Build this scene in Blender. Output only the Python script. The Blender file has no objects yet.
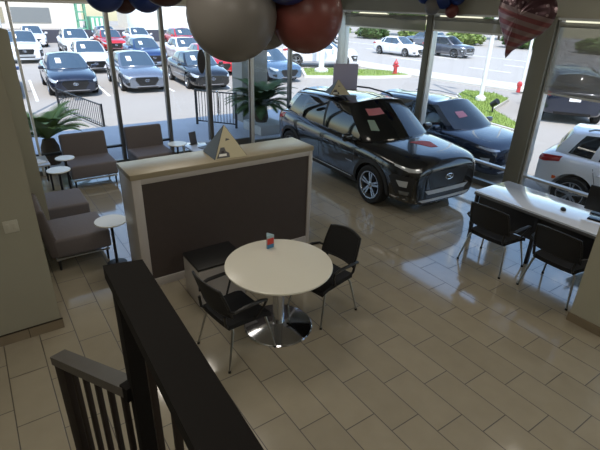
import bpy, bmesh, math, random
from mathutils import Vector, Matrix
from mathutils.bvhtree import BVHTree
R = math.radians
PI = math.pi
C = bpy.context.scene.collection
rnd = random.Random(7)
G = -0.35          # level of the lot outside, below the showroom floor

# ---------------------------------------------------------------- materials
def nt(name):
    m = bpy.data.materials.new(name); m.use_nodes = True
    t = m.node_tree; return m, t, t.nodes['Principled BSDF']
def lin(c):
    return tuple((x/12.92 if x <= .04045 else ((x+.055)/1.055)**2.4) for x in c)
def mat(name, rgb, rough=.5, metal=0, spec=.5, noise=0, scale=20, coat=0, bump=0, sheen=0):
    """rgb is sRGB 0..1; noise = value variation of the surface"""
    m, t, b = nt(name)
    c = lin(rgb)
    b.inputs['Base Color'].default_value = (*c, 1)
    b.inputs['Roughness'].default_value = rough
    b.inputs['Metallic'].default_value = metal
    b.inputs['Specular IOR Level'].default_value = spec
    b.inputs['Coat Weight'].default_value = coat
    b.inputs['Coat Roughness'].default_value = .03
    if noise or bump:
        tc = t.nodes.new('ShaderNodeTexCoord')
        n = t.nodes.new('ShaderNodeTexNoise'); n.inputs['Scale'].default_value = scale; n.inputs['Detail'].default_value = 4
        t.links.new(tc.outputs['Object'], n.inputs['Vector'])
        if noise:
            r = t.nodes.new('ShaderNodeMapRange'); r.inputs[3].default_value = 1-noise; r.inputs[4].default_value = 1+noise
            t.links.new(n.outputs[0], r.inputs[0])
            mx = t.nodes.new('ShaderNodeVectorMath'); mx.operation = 'SCALE'
            mx.inputs[0].default_value = c
            t.links.new(r.outputs[0], mx.inputs['Scale']); t.links.new(mx.outputs[0], b.inputs['Base Color'])
        if bump:
            bp = t.nodes.new('ShaderNodeBump'); bp.inputs['Strength'].default_value = bump; bp.inputs['Distance'].default_value = .01
            t.links.new(n.outputs[0], bp.inputs['Height']); t.links.new(bp.outputs[0], b.inputs['Normal'])
    return m
def m_glass(name, tint=(.93, .96, .97), haze=0.0, rough=0.0, reflect=1.0):
    m, t, b = nt(name); t.nodes.remove(b)
    out = t.nodes['Material Output']
    tr = t.nodes.new('ShaderNodeBsdfTransparent'); tr.inputs[0].default_value = (*tint, 1)
    gl = t.nodes.new('ShaderNodeBsdfGlossy'); gl.inputs['Roughness'].default_value = rough
    lw = t.nodes.new('ShaderNodeLayerWeight'); lw.inputs[0].default_value = .5
    pw = t.nodes.new('ShaderNodeMath'); pw.operation = 'POWER'; pw.inputs[1].default_value = 5; t.links.new(lw.outputs['Facing'], pw.inputs[0])
    fr = t.nodes.new('ShaderNodeMath'); fr.operation = 'MULTIPLY_ADD'; fr.inputs[1].default_value = .95; fr.inputs[2].default_value = .03; t.links.new(pw.outputs[0], fr.inputs[0])
    mx = t.nodes.new('ShaderNodeMixShader')
    t.links.new(fr.outputs[0], mx.inputs[0]); t.links.new(tr.outputs[0], mx.inputs[1]); t.links.new(gl.outputs[0], mx.inputs[2])
    t.links.new(mx.outputs[0], out.inputs[0])
    return m
def m_screen(name, rgb, opacity):
    m, t, b = nt(name)
    out = t.nodes['Material Output']
    b.inputs['Base Color'].default_value = (*lin(rgb), 1); b.inputs['Roughness'].default_value = .8
    tr = t.nodes.new('ShaderNodeBsdfTransparent')
    mx = t.nodes.new('ShaderNodeMixShader'); mx.inputs[0].default_value = opacity
    t.links.new(tr.outputs[0], mx.inputs[1]); t.links.new(b.outputs[0], mx.inputs[2]); t.links.new(mx.outputs[0], out.inputs[0])
    return m
def m_tiles():
    m, t, b = nt('floor_tiles')
    N = t.nodes.new; L = t.links.new
    def mth(op, a, bb=None, cc=None):
        n = N('ShaderNodeMath'); n.operation = op
        for i, v in enumerate((a, bb, cc)):
            if v is None: continue
            if isinstance(v, (int, float)): n.inputs[i].default_value = v
            else: L(v, n.inputs[i])
        return n.outputs[0]
    geo = N('ShaderNodeNewGeometry'); sp = N('ShaderNodeSeparateXYZ'); L(geo.outputs['Position'], sp.inputs[0])
    v = mth('DIVIDE', sp.outputs[1], .305); row = mth('FLOOR', v)
    u = mth('SUBTRACT', mth('DIVIDE', sp.outputs[0], .61), mth('DIVIDE', row, 3.0)); col = mth('FLOOR', u)
    fv = mth('SUBTRACT', v, row); fu = mth('SUBTRACT', u, col)
    ev = mth('MULTIPLY', mth('MINIMUM', fv, mth('SUBTRACT', 1.0, fv)), .305)
    eu = mth('MULTIPLY', mth('MINIMUM', fu, mth('SUBTRACT', 1.0, fu)), .61)
    e = mth('MINIMUM', ev, eu)
    mr = N('ShaderNodeMapRange'); mr.inputs[1].default_value = .0032; mr.inputs[2].default_value = .0052; L(e, mr.inputs[0])
    cb = N('ShaderNodeCombineXYZ'); L(row, cb.inputs[0]); L(col, cb.inputs[1])
    wn = N('ShaderNodeTexWhiteNoise'); wn.noise_dimensions = '2D'; L(cb.outputs[0], wn.inputs['Vector'])
    no = N('ShaderNodeTexNoise'); no.inputs['Scale'].default_value = 5; no.inputs['Detail'].default_value = 6; L(geo.outputs['Position'], no.inputs['Vector'])
    k = mth('ADD', mth('MULTIPLY', wn.outputs[0], .10), mth('MULTIPLY', no.outputs[0], .22)); k = mth('ADD', k, .84)
    sc = N('ShaderNodeVectorMath'); sc.operation = 'SCALE'; sc.inputs[0].default_value = lin((.635, .60, .525)); L(k, sc.inputs['Scale'])
    mx = N('ShaderNodeMix'); mx.data_type = 'RGBA'; mx.inputs[6].default_value = (*lin((.25, .21, .16)), 1)
    L(mr.outputs[0], mx.inputs[0]); L(sc.outputs[0], mx.inputs[7]); L(mx.outputs[2], b.inputs['Base Color'])
    rr = N('ShaderNodeMapRange'); rr.inputs[3].default_value = .6; rr.inputs[4].default_value = .09; L(mr.outputs[0], rr.inputs[0])
    L(mth('ADD', rr.outputs[0], mth('MULTIPLY', no.outputs[0], .04)), b.inputs['Roughness'])
    bp = N('ShaderNodeBump'); bp.inputs['Strength'].default_value = .35; bp.inputs['Distance'].default_value = .002
    L(mr.outputs[0], bp.inputs['Height']); L(bp.outputs[0], b.inputs['Normal'])
    b.inputs['Specular IOR Level'].default_value = .6
    b.inputs['IOR'].default_value = 1.8
    b.inputs['Coat Weight'].default_value = .7; b.inputs['Coat Roughness'].default_value = .05
    return m
def m_flag():
    """red and white stripes with a starred dark blue field, printed on foil"""
    m, t, b = nt('flag_foil'); N = t.nodes.new; L = t.links.new
    tc = N('ShaderNodeTexCoord'); sp = N('ShaderNodeSeparateXYZ'); L(tc.outputs['Object'], sp.inputs[0])
    w = N('ShaderNodeMath'); w.operation = 'MULTIPLY'; w.inputs[1].default_value = 14.0; L(sp.outputs[2], w.inputs[0])
    f = N('ShaderNodeMath'); f.operation = 'FRACT'; L(w.outputs[0], f.inputs[0])
    g = N('ShaderNodeMath'); g.operation = 'GREATER_THAN'; g.inputs[1].default_value = .5; L(f.outputs[0], g.inputs[0])
    mx = N('ShaderNodeMix'); mx.data_type = 'RGBA'; mx.inputs[6].default_value = (*lin((.50, .30, .32)), 1); mx.inputs[7].default_value = (*lin((.54, .47, .48)), 1)
    L(g.outputs[0], mx.inputs[0])
    vo = N('ShaderNodeTexVoronoi'); vo.inputs['Scale'].default_value = 22; L(tc.outputs['Object'], vo.inputs['Vector'])
    s = N('ShaderNodeMath'); s.operation = 'LESS_THAN'; s.inputs[1].default_value = .28; L(vo.outputs[0], s.inputs[0])
    m2 = N('ShaderNodeMix'); m2.data_type = 'RGBA'; m2.inputs[6].default_value = (*lin((.30, .20, .23)), 1); m2.inputs[7].default_value = (*lin((.58, .50, .52)), 1)
    L(s.outputs[0], m2.inputs[0])
    h = N('ShaderNodeMath'); h.operation = 'GREATER_THAN'; h.inputs[1].default_value = .07; L(sp.outputs[2], h.inputs[0])
    m3 = N('ShaderNodeMix'); m3.data_type = 'RGBA'; L(h.outputs[0], m3.inputs[0]); L(mx.outputs[2], m3.inputs[6]); L(m2.outputs[2], m3.inputs[7])
    L(m3.outputs[2], b.inputs['Base Color']); b.inputs['Metallic'].default_value = .45; b.inputs['Roughness'].default_value = .28
    return m

M = {}
def mk(k, *a, **kw): M[k] = mat(k, *a, **kw)
mk('wall_paint', (.60, .59, .53), .8, noise=.04, scale=3)
mk('pier_paint', (.66, .65, .58), .8, noise=.04, scale=3)
mk('header_paint', (.66, .65, .59), .75, noise=.04, scale=2)
mk('ceiling_paint', (.72, .70, .64), .9)
mk('baseboard_tile', (.50, .45, .37), .35, noise=.08, scale=8)
mk('grout', (.2, .17, .13), .9)
mk('switch_plate', (.72, .71, .66), .4)
mk('alu', (.46, .46, .45), .35, metal=.7)
mk('alu_light', (.78, .78, .77), .35, metal=.5)
mk('pillar_paint', (.44, .44, .40), .5, noise=.04, scale=4)
mk('laminate_tan', (.60, .56, .47), .35, noise=.05, scale=12)
mk('laminate_white', (.72, .70, .69), .35)
mk('panel_dark', (.26, .225, .215), .6, noise=.12, scale=16)
mk('table_white', (.90, .89, .84), .22, noise=.02, scale=3)
mk('chrome', (.80, .81, .84), .1, metal=1)
mk('steel', (.62, .62, .60), .28, metal=1)
mk('black_plastic', (.085, .085, .09), .45)
mk('black_fabric', (.07, .07, .08), .9, noise=.2, scale=60)
mk('black_mesh', (.11, .11, .12), .8, noise=.3, scale=120)
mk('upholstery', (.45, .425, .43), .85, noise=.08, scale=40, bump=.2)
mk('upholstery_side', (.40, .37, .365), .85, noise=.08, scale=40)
mk('desk_white', (.86, .89, .94), .10, coat=1)
mk('desk_dark', (.13, .13, .145), .4)
mk('rail_black', (.055, .045, .04), .8, spec=.2, noise=.12, scale=50)
mk('rail_brown', (.15, .12, .105), .6, spec=.3, noise=.1, scale=30)
mk('rail_grey', (.30, .285, .27), .45, noise=.08, scale=30)
mk('stair_carpet', (.3, .27, .24), .95, noise=.1, scale=60)
mk('concrete', (.70, .69, .67), .85, noise=.07, scale=1.2)
mk('patio', (.70, .71, .73), .8, noise=.05, scale=2)
mk('asphalt', (.635, .61, .58), .9, noise=.06, scale=.5)
mk('road', (.65, .63, .605), .9, noise=.05, scale=.4)
mk('sidewalk', (.80, .785, .75), .85, noise=.05, scale=1)
mk('paint_white', (.93, .93, .92), .6)
mk('lawn', (.50, .58, .26), .95, noise=.25, scale=2.5)
mk('leaf', (.25, .36, .14), .6, noise=.25, scale=6)
mk('leaf_dark', (.27, .36, .17), .6, noise=.25, scale=4)
mk('leaf_light', (.46, .54, .26), .7, noise=.25, scale=3)
mk('trunk', (.30, .24, .18), .9, noise=.2, scale=20)
mk('wall_dark', (.27, .27, .31), .8, noise=.08, scale=2)
mk('iron', (.10, .10, .11), .5)
mk('column_paint', (.56, .55, .52), .8, noise=.05, scale=3)
mk('stucco', (.84, .81, .76), .9, noise=.05, scale=2)
mk('door_grey', (.47, .48, .48), .6)
mk('glass_building', (.35, .38, .42), .15)
mk('box_green', (.36, .62, .50), .5)
mk('red', (.80, .12, .12), .4)
mk('red_paint', (.72, .10, .12), .3, coat=1)
mk('pole_white', (.88, .88, .86), .5)
mk('tyre', (.055, .055, .058), .8)
mk('rim_silver', (.62, .63, .64), .25, metal=.9)
mk('rim_dark', (.12, .12, .13), .3, metal=.6)
mk('car_glass', (.05, .06, .07), .04, spec=.9)
mk('car_glass_sky', (.24, .31, .37), .06, spec=.9)  # pale blue of the reflected sky put into the glass colour
mk('lamp_clear', (.74, .76, .78), .15, metal=.25)
mk('lamp_dim', (.42, .43, .44), .15, metal=.3)
mk('lamp_red', (.62, .07, .07), .15)
mk('lamp_amber', (.85, .35, .08), .2)
mk('plate_white', (.9, .9, .9), .4)
mk('clad', (.10, .10, .105), .65)
mk('grille', (.045, .045, .05), .3, spec=.8)
mk('skid', (.74, .75, .76), .35, metal=.35)
mk('paper', (.93, .93, .92), .7)
mk('sticker_pink', (.74, .46, .49), .6)
mk('sticker_green', (.52, .60, .56), .6)
mk('sticker_red', (.72, .30, .30), .6)
mk('sign_lavender', (.68, .68, .80), .5)  # lavender, paled to show light coming through the board
mk('sign_cream', (.74, .71, .60), .5)
mk('sign_dark', (.19, .18, .19), .5)
mk('sign_grey', (.34, .34, .35), .5)
mk('card_red', (.78, .22, .18), .4)
mk('card_blue', (.25, .50, .68), .4)
mk('card_clear', (.62, .72, .76), .2)
mk('screen_black', (.03, .03, .035), .15)
def m_latex(name, rgb, tr=.35):
    m, t, b = nt(name); out = t.nodes['Material Output']
    b.inputs['Base Color'].default_value = (*lin(rgb), 1); b.inputs['Roughness'].default_value = .32
    tl = t.nodes.new('ShaderNodeBsdfTranslucent'); tl.inputs[0].default_value = (*lin(rgb), 1)
    mx = t.nodes.new('ShaderNodeMixShader'); mx.inputs[0].default_value = tr
    t.links.new(b.outputs[0], mx.inputs[1]); t.links.new(tl.outputs[0], mx.inputs[2]); t.links.new(mx.outputs[0], out.inputs[0])
    M[name] = m
m_latex('latex_white', (.52, .505, .49), .2); m_latex('latex_red', (.52, .29, .27), .2); m_latex('latex_blue', (.15, .24, .50), .25); m_latex('latex_dark', (.30, .14, .16), .2)
M['floor'] = m_tiles(); M['flag'] = m_flag()
M['pane'] = m_glass('window_glass', (.95, .965, .97))
M['shade'] = m_screen('shade_fabric', (.50, .50, .48), .62)
M['valance'] = m_screen('valance_fabric', (.60, .60, .56), .8)
M['glass_top'] = mat('glass_top', (.80, .84, .90), .08)
PAINT = {}
def paint(k, rgb, metal=.3, rough=.22):
    PAINT[k] = mat('car_paint_'+k, rgb, rough, metal=metal, coat=1)
paint('black', (.075, .078, .09), .2); paint('navy', (.11, .14, .21), .35); paint('silver', (.50, .53, .58), .6)
paint('white', (.90, .90, .91), 0, .3); paint('red', (.74, .10, .13), .1); paint('blue', (.16, .26, .44), .4)
paint('steelblue', (.36, .46, .56), .5); paint('grey', (.36, .37, .40), .5)

# ---------------------------------------------------------------- mesh builder
class MB:
    def __init__(s): s.bm = bmesh.new()
    def _m(s, vs, mt):
        if mt is not None: bmesh.ops.transform(s.bm, matrix=mt, verts=vs)
    def box(s, c, d, bev=0, rot=None, seg=2):
        r = bmesh.ops.create_cube(s.bm, size=1); vs = r['verts']
        bmesh.ops.scale(s.bm, vec=d, verts=vs)
        if bev:
            es = list({e for v in vs for e in v.link_edges})
            q = bmesh.ops.bevel(s.bm, geom=es, offset=min(bev, min(d)*.49), segments=seg, affect='EDGES', profile=.5)
            vs = list({v for f in q['faces'] for v in f.verts} | {v for v in vs if v.is_valid})
            # collect the whole island
            seen = set(vs); st = list(vs)
            while st:
                v = st.pop()
                for e in v.link_edges:
                    o = e.other_vert(v)
                    if o not in seen: seen.add(o); st.append(o)
            vs = list(seen)
        mt = Matrix.Translation(c)
        if rot is not None: mt = mt @ rot
        s._m(vs, mt); return s
    def bx(s, x0, x1, y0, y1, z0, z1, bev=0):
        return s.box(((x0+x1)/2, (y0+y1)/2, (z0+z1)/2), (abs(x1-x0), abs(y1-y0), abs(z1-z0)), bev)
    def tube(s, pts, r, seg=10, closed=False, cap=True):
        pts = [Vector(p) for p in pts]; n = len(pts); rings = []
        rr = r if isinstance(r, (list, tuple)) else [r]*n
        up = Vector((0, 0, 1)); prev = None
        for i, p in enumerate(pts):
            if closed: t = pts[(i+1) % n]-pts[i-1]
            else: t = (pts[min(i+1, n-1)]-pts[max(i-1, 0)])
            t.normalize()
            if prev is None:
                a = t.cross(up)
                if a.length < 1e-3: a = t.cross(Vector((1, 0, 0)))
            else:
                a = prev-t*prev.dot(t)
                if a.length < 1e-4: a = t.cross(up)
            a.normalize(); prev = a; b = t.cross(a)
            rings.append([s.bm.verts.new(p+(a*math.cos(2*PI*k/seg)+b*math.sin(2*PI*k/seg))*rr[i]) for k in range(seg)])
        m = n if closed else n-1
        for i in range(m):
            A, B = rings[i], rings[(i+1) % n]
            for k in range(seg): s.bm.faces.new((A[k], A[(k+1) % seg], B[(k+1) % seg], B[k]))
        if cap and not closed:
            s.bm.faces.new(rings[0][::-1]); s.bm.faces.new(rings[-1])
        return s
    def cyl(s, p0, p1, r0, r1=None, seg=20):
        return s.tube([p0, p1], [r0, r0 if r1 is None else r1], seg)
    def lathe(s, prof, seg=32, c=(0, 0, 0), rot=None):
        rings = []; new = []
        for r, z in prof:
            if r < 1e-5: v = s.bm.verts.new((0, 0, z)); rings.append([v]*seg); new.append(v)
            else:
                q = [s.bm.verts.new((r*math.cos(2*PI*k/seg), r*math.sin(2*PI*k/seg), z)) for k in range(seg)]
                rings.append(q); new += q
        for A, B in zip(rings, rings[1:]):
            for k in range(seg):
                q = [A[k], A[(k+1) % seg], B[(k+1) % seg], B[k]]; u = []
                for v in q:
                    if v not in u: u.append(v)
                if len(u) > 2: s.bm.faces.new(u)
        mt = Matrix.Translation(c)
        if rot is not None: mt = mt @ rot
        s._m(new, mt); return s
    def prism(s, pts, z0, z1, fn=None):
        """pts: 2-D outline, extruded from z0 to z1; fn maps (a, b, h) to xyz"""
        fn = fn or (lambda a, b, h: (a, b, h))
        A = [s.bm.verts.new(fn(a, b, z0)) for a, b in pts]; B = [s.bm.verts.new(fn(a, b, z1)) for a, b in pts]
        s.bm.faces.new(A[::-1]); s.bm.faces.new(B); n = len(pts)
        for i in range(n): s.bm.faces.new((A[i], A[(i+1) % n], B[(i+1) % n], B[i]))
        return s
    def slab(s, fn, nu, nv, th):
        """curved sheet fn(u, v) with real thickness th(vector)"""
        th = Vector(th)
        T = [[s.bm.verts.new(Vector(fn(i/nu, j/nv))) for j in range(nv+1)] for i in range(nu+1)]
        U = [[s.bm.verts.new(v.co+th) for v in r] for r in T]
        for i in range(nu):
            for j in range(nv):
                s.bm.faces.new((T[i][j], T[i+1][j], T[i+1][j+1], T[i][j+1])); s.bm.faces.new((U[i][j], U[i][j+1], U[i+1][j+1], U[i+1][j]))
        for i in range(nu):
            for j in (0, nv): s.bm.faces.new((T[i][j], T[i+1][j], U[i+1][j], U[i][j]))
        for j in range(nv):
            for i in (0, nu): s.bm.faces.new((T[i][j], T[i][j+1], U[i][j+1], U[i][j]))
        return s
    def build(s, name, m, parent=None, loc=None, rotz=None, sharp=38):
        bm = s.bm; bmesh.ops.recalc_face_normals(bm, faces=bm.faces[:])
        for f in bm.faces: f.smooth = True
        for e in bm.edges:
            e.smooth = len(e.link_faces) == 2 and e.calc_face_angle(0) < R(sharp)
        me = bpy.data.meshes.new(name); bm.to_mesh(me); bm.free()
        if isinstance(m, str): m = M[m]
        me.materials.append(m)
        o = bpy.data.objects.new(name, me); C.objects.link(o)
        if parent: o.parent = parent
        if loc: o.location = loc
        if rotz is not None: o.rotation_euler = (0, 0, rotz)
        return o
def tag(o, label=None, cat=None, group=None, kind=None):
    if label: o['label'] = label
    if cat: o['category'] = cat
    if group: o['group'] = group
    if kind: o['kind'] = kind
    return o
def thing(name, label, cat, loc=(0, 0, 0), rz=0, group=None):
    o = bpy.data.objects.new(name, None); C.objects.link(o); o.empty_display_size = .2
    o.location = loc; o.rotation_euler = (0, 0, rz); return tag(o, label, cat, group)
def dup(root, loc, rz, label=None, group=None, cat=None):
    kids = {}
    for o in bpy.data.objects:
        if o.parent: kids.setdefault(o.parent.name, []).append(o)
    def cp(o, par):
        n = o.copy(); C.objects.link(n); n.parent = par
        for ch in kids.get(o.name, []): cp(ch, n)
        return n
    r = cp(root, None); r.location = loc; r.scale = (1, 1, 1); r.rotation_euler = (0, 0, rz)
    return tag(r, label, cat, group)
def struct(name, mb, m, label=None):
    o = mb.build(name, m); o['kind'] = 'structure'
    if label: o['label'] = label
    return o

# ---------------------------------------------------------------- camera
cam_d = bpy.data.cameras.new('camera'); cam = bpy.data.objects.new('camera', cam_d); C.objects.link(cam)
yaw, pitch, roll = R(144.62), R(25.475), R(1.896)
f = Vector((math.cos(yaw)*math.cos(pitch), math.sin(yaw)*math.cos(pitch), -math.sin(pitch)))
r = Vector((math.sin(yaw), -math.cos(yaw), 0)); u = r.cross(f)
r2 = r*math.cos(roll)+u*math.sin(roll); u2 = -r*math.sin(roll)+u*math.cos(roll)
mw = Matrix(((r2.x, u2.x, -f.x, 2.683), (r2.y, u2.y, -f.y, -1.534), (r2.z, u2.z, -f.z, 3.023), (0, 0, 0, 1)))
cam.matrix_world = mw
cam_d.sensor_width = 36; cam_d.lens = 36*458.76/600; cam_d.clip_start = .05; cam_d.clip_end = 400
bpy.context.scene.camera = cam

# ---------------------------------------------------------------- showroom shell
XL, YR, HB = -6.8, 6.2, 2.95       # left glass front, right glass front, underside of header
XE, YS, CZ = 5.6, -3.2, 4.1
struct('floor', MB().bx(XL-.1, XE, YS, YR+.1, -.3, 0), 'floor')
struct('ceiling', MB().bx(XL-.1, XE, YS, YR+.1, CZ, CZ+.15), 'ceiling_paint')
struct('wall_back', MB().bx(XE, XE+.2, YS, YR+.1, -.3, CZ+.15), 'wall_paint')
struct('wall_side', MB().bx(XL-.1, XE+.2, YS-.2, YS, -.3, CZ+.15), 'wall_paint')
struct('wall_left', MB().bx(-1.95, -1.75, YS, -1.31, 0, CZ), 'wall_paint')
bb = MB(); bb.bx(-1.75, -1.735, YS, -1.30, 0, .105); bb.bx(-1.965, -1.735, -1.31, -1.295, 0, .105)
struct('baseboard_left', bb, 'baseboard_tile')
g = MB()
for y in (-1.60, -2.2, -2.8): g.bx(-1.736, -1.7335, y-.0025, y+.0025, 0, .105)
g.bx(-1.75, -1.733, YS, -1.294, .105, .112)
struct('trim_1', g, 'grout')
# short free-standing wall beyond, between the two lounge chairs
pier = MB(); pier.prism([(-2.1, 0), (-1.07, 0), (-1.07, 2.69), (-2.1, 3.05)], -3.78, -3.62, lambda a, b, h: (h, a, b))
tag(pier.build('partition_wall', 'pier_paint'), 'tall narrow cream wall panel standing behind the nearest lounge chair', 'wall panel')
# header band above the glass
hd = MB()
hd.bx(XL-.25, XL+.05, YS, YR+.25, HB, CZ+1.9)
struct('wall_header_left', hd, 'header_paint')
hd = MB(); hd.bx(XL+.05, XE, YR-.05, YR+.25, HB, CZ+1.9)
struct('wall_header_right', hd, 'header_paint')
struct('roof', MB().bx(XL-.25, XE+.2, YS-.2, YR+.25, CZ+1.6, CZ+1.9), 'stucco')
lg = MB(); lg.bx(XL+.05, XE, YR-.09, YR-.05, HB+.0, HB+.035); lg.bx(XL+.05, XL+.09, YS, YR-.05, HB, HB+.035)
struct('trim_2', lg, 'alu_light')
# mullions: left glass front
ys_left = [-2.9, -1.85, -.77, .74, 1.74, 2.66, 3.72, 4.75]
k = 1
for y in ys_left:
    hwm = .02 if y == -.77 else .035
    struct('trim_mullion_%d' % k, MB().bx(XL-.05, XL+.06, y-hwm, y+hwm, 0, HB, .004), 'pole_white' if y in (-.77, 3.72) else 'alu'); k += 1  # far left mullion coloured white so that it looks sunlit
xs_right = [-3.9]
struct('trim_corner', MB().bx(XL+.02, XL+.30, YR-.06, YR+.06, 0, HB+.02, .005), 'alu_light')
for x in xs_right:
    mm = MB(); mm.bx(x-.10, x+.04, YR-.11, YR+.05, 0, HB, .005)
    struct('trim_mullion_%d' % k, mm, 'pillar_paint'); k += 1
    struct('trim_mullion_%d' % k, MB().bx(x+.045, x+.085, YR-.09, YR+.05, 0, HB, .004), 'alu_light'); k += 1
struct('trim_pillar', MB().bx(-1.70, -1.42, YR-.12, YR+.12, 0, HB+.05, .006), 'pillar_paint')
struct('trim_mullion_%d' % k, MB().bx(-1.41, -1.37, YR-.06, YR+.06, 0, HB, .004), 'alu_light'); k += 1
for x in (1.1, 3.6):
    struct('trim_mullion_%d' % k, MB().bx(x-.07, x+.07, YR-.06, YR+.06, 0, HB, .004), 'alu'); k += 1
# rails of the glazing
st = MB(); st.bx(XL+.3, -1.70, YR-.05, YR+.05, 0, .10); st.bx(-1.37, XE, YR-.05, YR+.05, 0, .10)
struct('trim_sill_right', st, 'alu')
st = MB(); st.bx(XL+.3, -1.70, YR-.06, YR+.04, .415, .455, .004); st.bx(-1.37, XE, YR-.06, YR+.04, .415, .455, .004)
struct('trim_rail_right', st, 'alu_light')
st = MB(); st.bx(XL-.04, XL+.05, YS, 2.62, 0, .09); st.bx(XL-.04, XL+.05, 3.76, YR, 0, .09)
struct('trim_sill_left', st, 'alu')
st = MB(); st.bx(XL-.04, XL+.05, YS, 1.70, .36, .40, .004)
struct('trim_rail_left', st, 'iron')
# panes
wi = 1
for a, b_ in zip(ys_left, ys_left[1:]+[YR-.05]):
    if a == 2.66: continue
    struct('window_%d' % wi, MB().bx(XL-.006, XL+.006, a+.035, b_-.035, .05, HB), 'pane'); wi += 1
for a, b_ in ((XL+.3, -4.0), (-3.815, -1.70), (-1.37, 1.03), (1.17, 3.53), (3.67, XE)):
    struct('window_%d' % wi, MB().bx(a, b_, YR-.006, YR+.006, .05, HB), 'pane'); wi += 1
# glass entrance door between two mullions of the left front
dr = thing('door_1', None, None, (XL, 2.70, 0)); del_ = dr; dr['kind'] = 'structure'
fr = MB(); fr.bx(-.02, .02, .0, .035, .02, 2.3, .004); fr.bx(-.02, .02, .95, .98, .02, 2.3, .004); fr.bx(-.03, .03, .06, .93, .02, .18); fr.bx(-.03, .03, .06, .93, 2.22, 2.3)
fr.build('door_frame', 'alu', dr)
MB().bx(-.005, .005, .06, .93, .18, 2.22).build('door_pane', 'pane', dr)
MB().tube([(.03, .13, .80), (.09, .13, .80), (.11, .13, .83), (.11, .13, 1.27), (.09, .13, 1.30), (.03, .13, 1.30)], .016).build('door_handle', 'chrome', dr)
MB().bx(-.04, .04, 0, .98, 2.3, 2.36).build('transom_bar', 'alu', dr)
# oval hanging sign on door post
ov = MB(); ov.lathe([(0, 0), (1, 0), (1, .02), (0, .02)], 40, (0, 0, 0), Matrix.Rotation(R(90), 4, 'Y') @ Matrix.Diagonal((.24, .085, 1, 1)))
ov.build('oval_sign', 'sign_dark', None, (XL+.07, 2.50, 1.93)); tag(bpy.data.objects['oval_sign'], 'dark oval sign stuck on the entrance glass', 'sign')
# roller blinds of the right front
for i, (a, b_, z0, m_, lab) in enumerate(((XL+.32, -4.02, 2.66, 'valance', 'rolled up cream window blind nearest the room corner'), (-3.80, -1.72, 2.70, 'valance', 'rolled up cream window blind behind the flag heart balloon'),
                                    (-1.36, 1.02, 1.89, 'shade', 'grey roller blind pulled partway down beside the wide pillar'))):
    t = thing('roller_blind', lab, 'window blind', ((a+b_)/2, YR-.10, HB-.06), 0); w = (b_-a)/2
    MB().cyl((-w, 0, 0), (w, 0, 0), .035).build('roller', 'valance', t)
    MB().bx(-w, w, -.004, .0, z0-(HB-.06), 0).build('blind_fabric', m_, t)
    MB().bx(-w, w, -.012, .010, z0-(HB-.06)-.03, z0-(HB-.06)).build('bottom_bar', 'alu_light', t)
# column at the right of the desk
struct('trim_column', MB().bx(1.02, 1.45, 3.30, 3.72, 0, CZ), 'pier_paint')
struct('baseboard_right', MB().bx(1.008, 1.46, 3.288, 3.732, 0, .10), 'baseboard_tile')

# light switch
t = thing('light_switch', 'pale double switch plate on the near left wall', 'light switch', (-1.75, -1.52, 1.19))
MB().box((.005, 0, 0), (.01, .115, .115), .003).build('plate', 'switch_plate', t)
for s in (-.024, .024): MB().box((.012, s, 0), (.008, .026, .06), .002).build('rocker', 'switch_plate', t)

# unseen ceiling lamps of the room, plus a pair added over the stairs as fill
def lamp(x, y, w, d, e, lab):
    t = thing('ceiling_light', lab, 'ceiling light', (x, y, CZ)); t['group'] = 'ceiling panel lights'
    MB().bx(-w/2-.03, w/2+.03, -d/2-.03, d/2+.03, -.03, 0).build('housing', 'pole_white', t)
    L = bpy.data.lights.new('panel_lamp', 'AREA'); L.shape = 'RECTANGLE'; L.size = w; L.size_y = d; L.energy = e; L.color = (1, .92, .80)
    o = bpy.data.objects.new('panel_lamp', L); C.objects.link(o); o.parent = t; o.location = (0, 0, -.035)
LAMP_E = 27
for x, y in ((-4.9, .8), (-2.0, .6), (.9, 4.4), (3.9, 1.2), (3.6, 4.2), (1.0, -2.0), (3.6, -2.0)):  # the pair over the stairs is added to brighten the camera side
    lamp(x, y, 1.2, 1.2, LAMP_E, 'unseen square panel light in the showroom ceiling')

# ---------------------------------------------------------------- white framed partition with dark panel
t = thing('display_partition', 'waist-high room divider with dark panel, pale frame and tan top', 'partition', (-2.22, .77, 0))
hx, y0, y1, H = .245, -1.16, 1.17, 1.395
fr = MB()
fr.bx(-hx, hx, y0, y0+.10, 0, H-.06, .003); fr.bx(-hx, hx, y1-.055, y1, 0, H-.06, .003)
fr.bx(-hx, hx, y0+.10, y1-.055, 0, .10, .003); fr.bx(-hx, hx, y0+.10, y1-.055, H-.12, H-.06, .003)
fr.build('frame', 'laminate_white', t)
MB().bx(-hx+.02, hx-.018, y0+.10, y1-.055, .10, H-.12).build('panel', 'panel_dark', t)
MB().bx(-hx-.01, hx+.006, y0-.01, y1+.01, H-.06, H, .004).build('top', 'laminate_tan', t)

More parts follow.
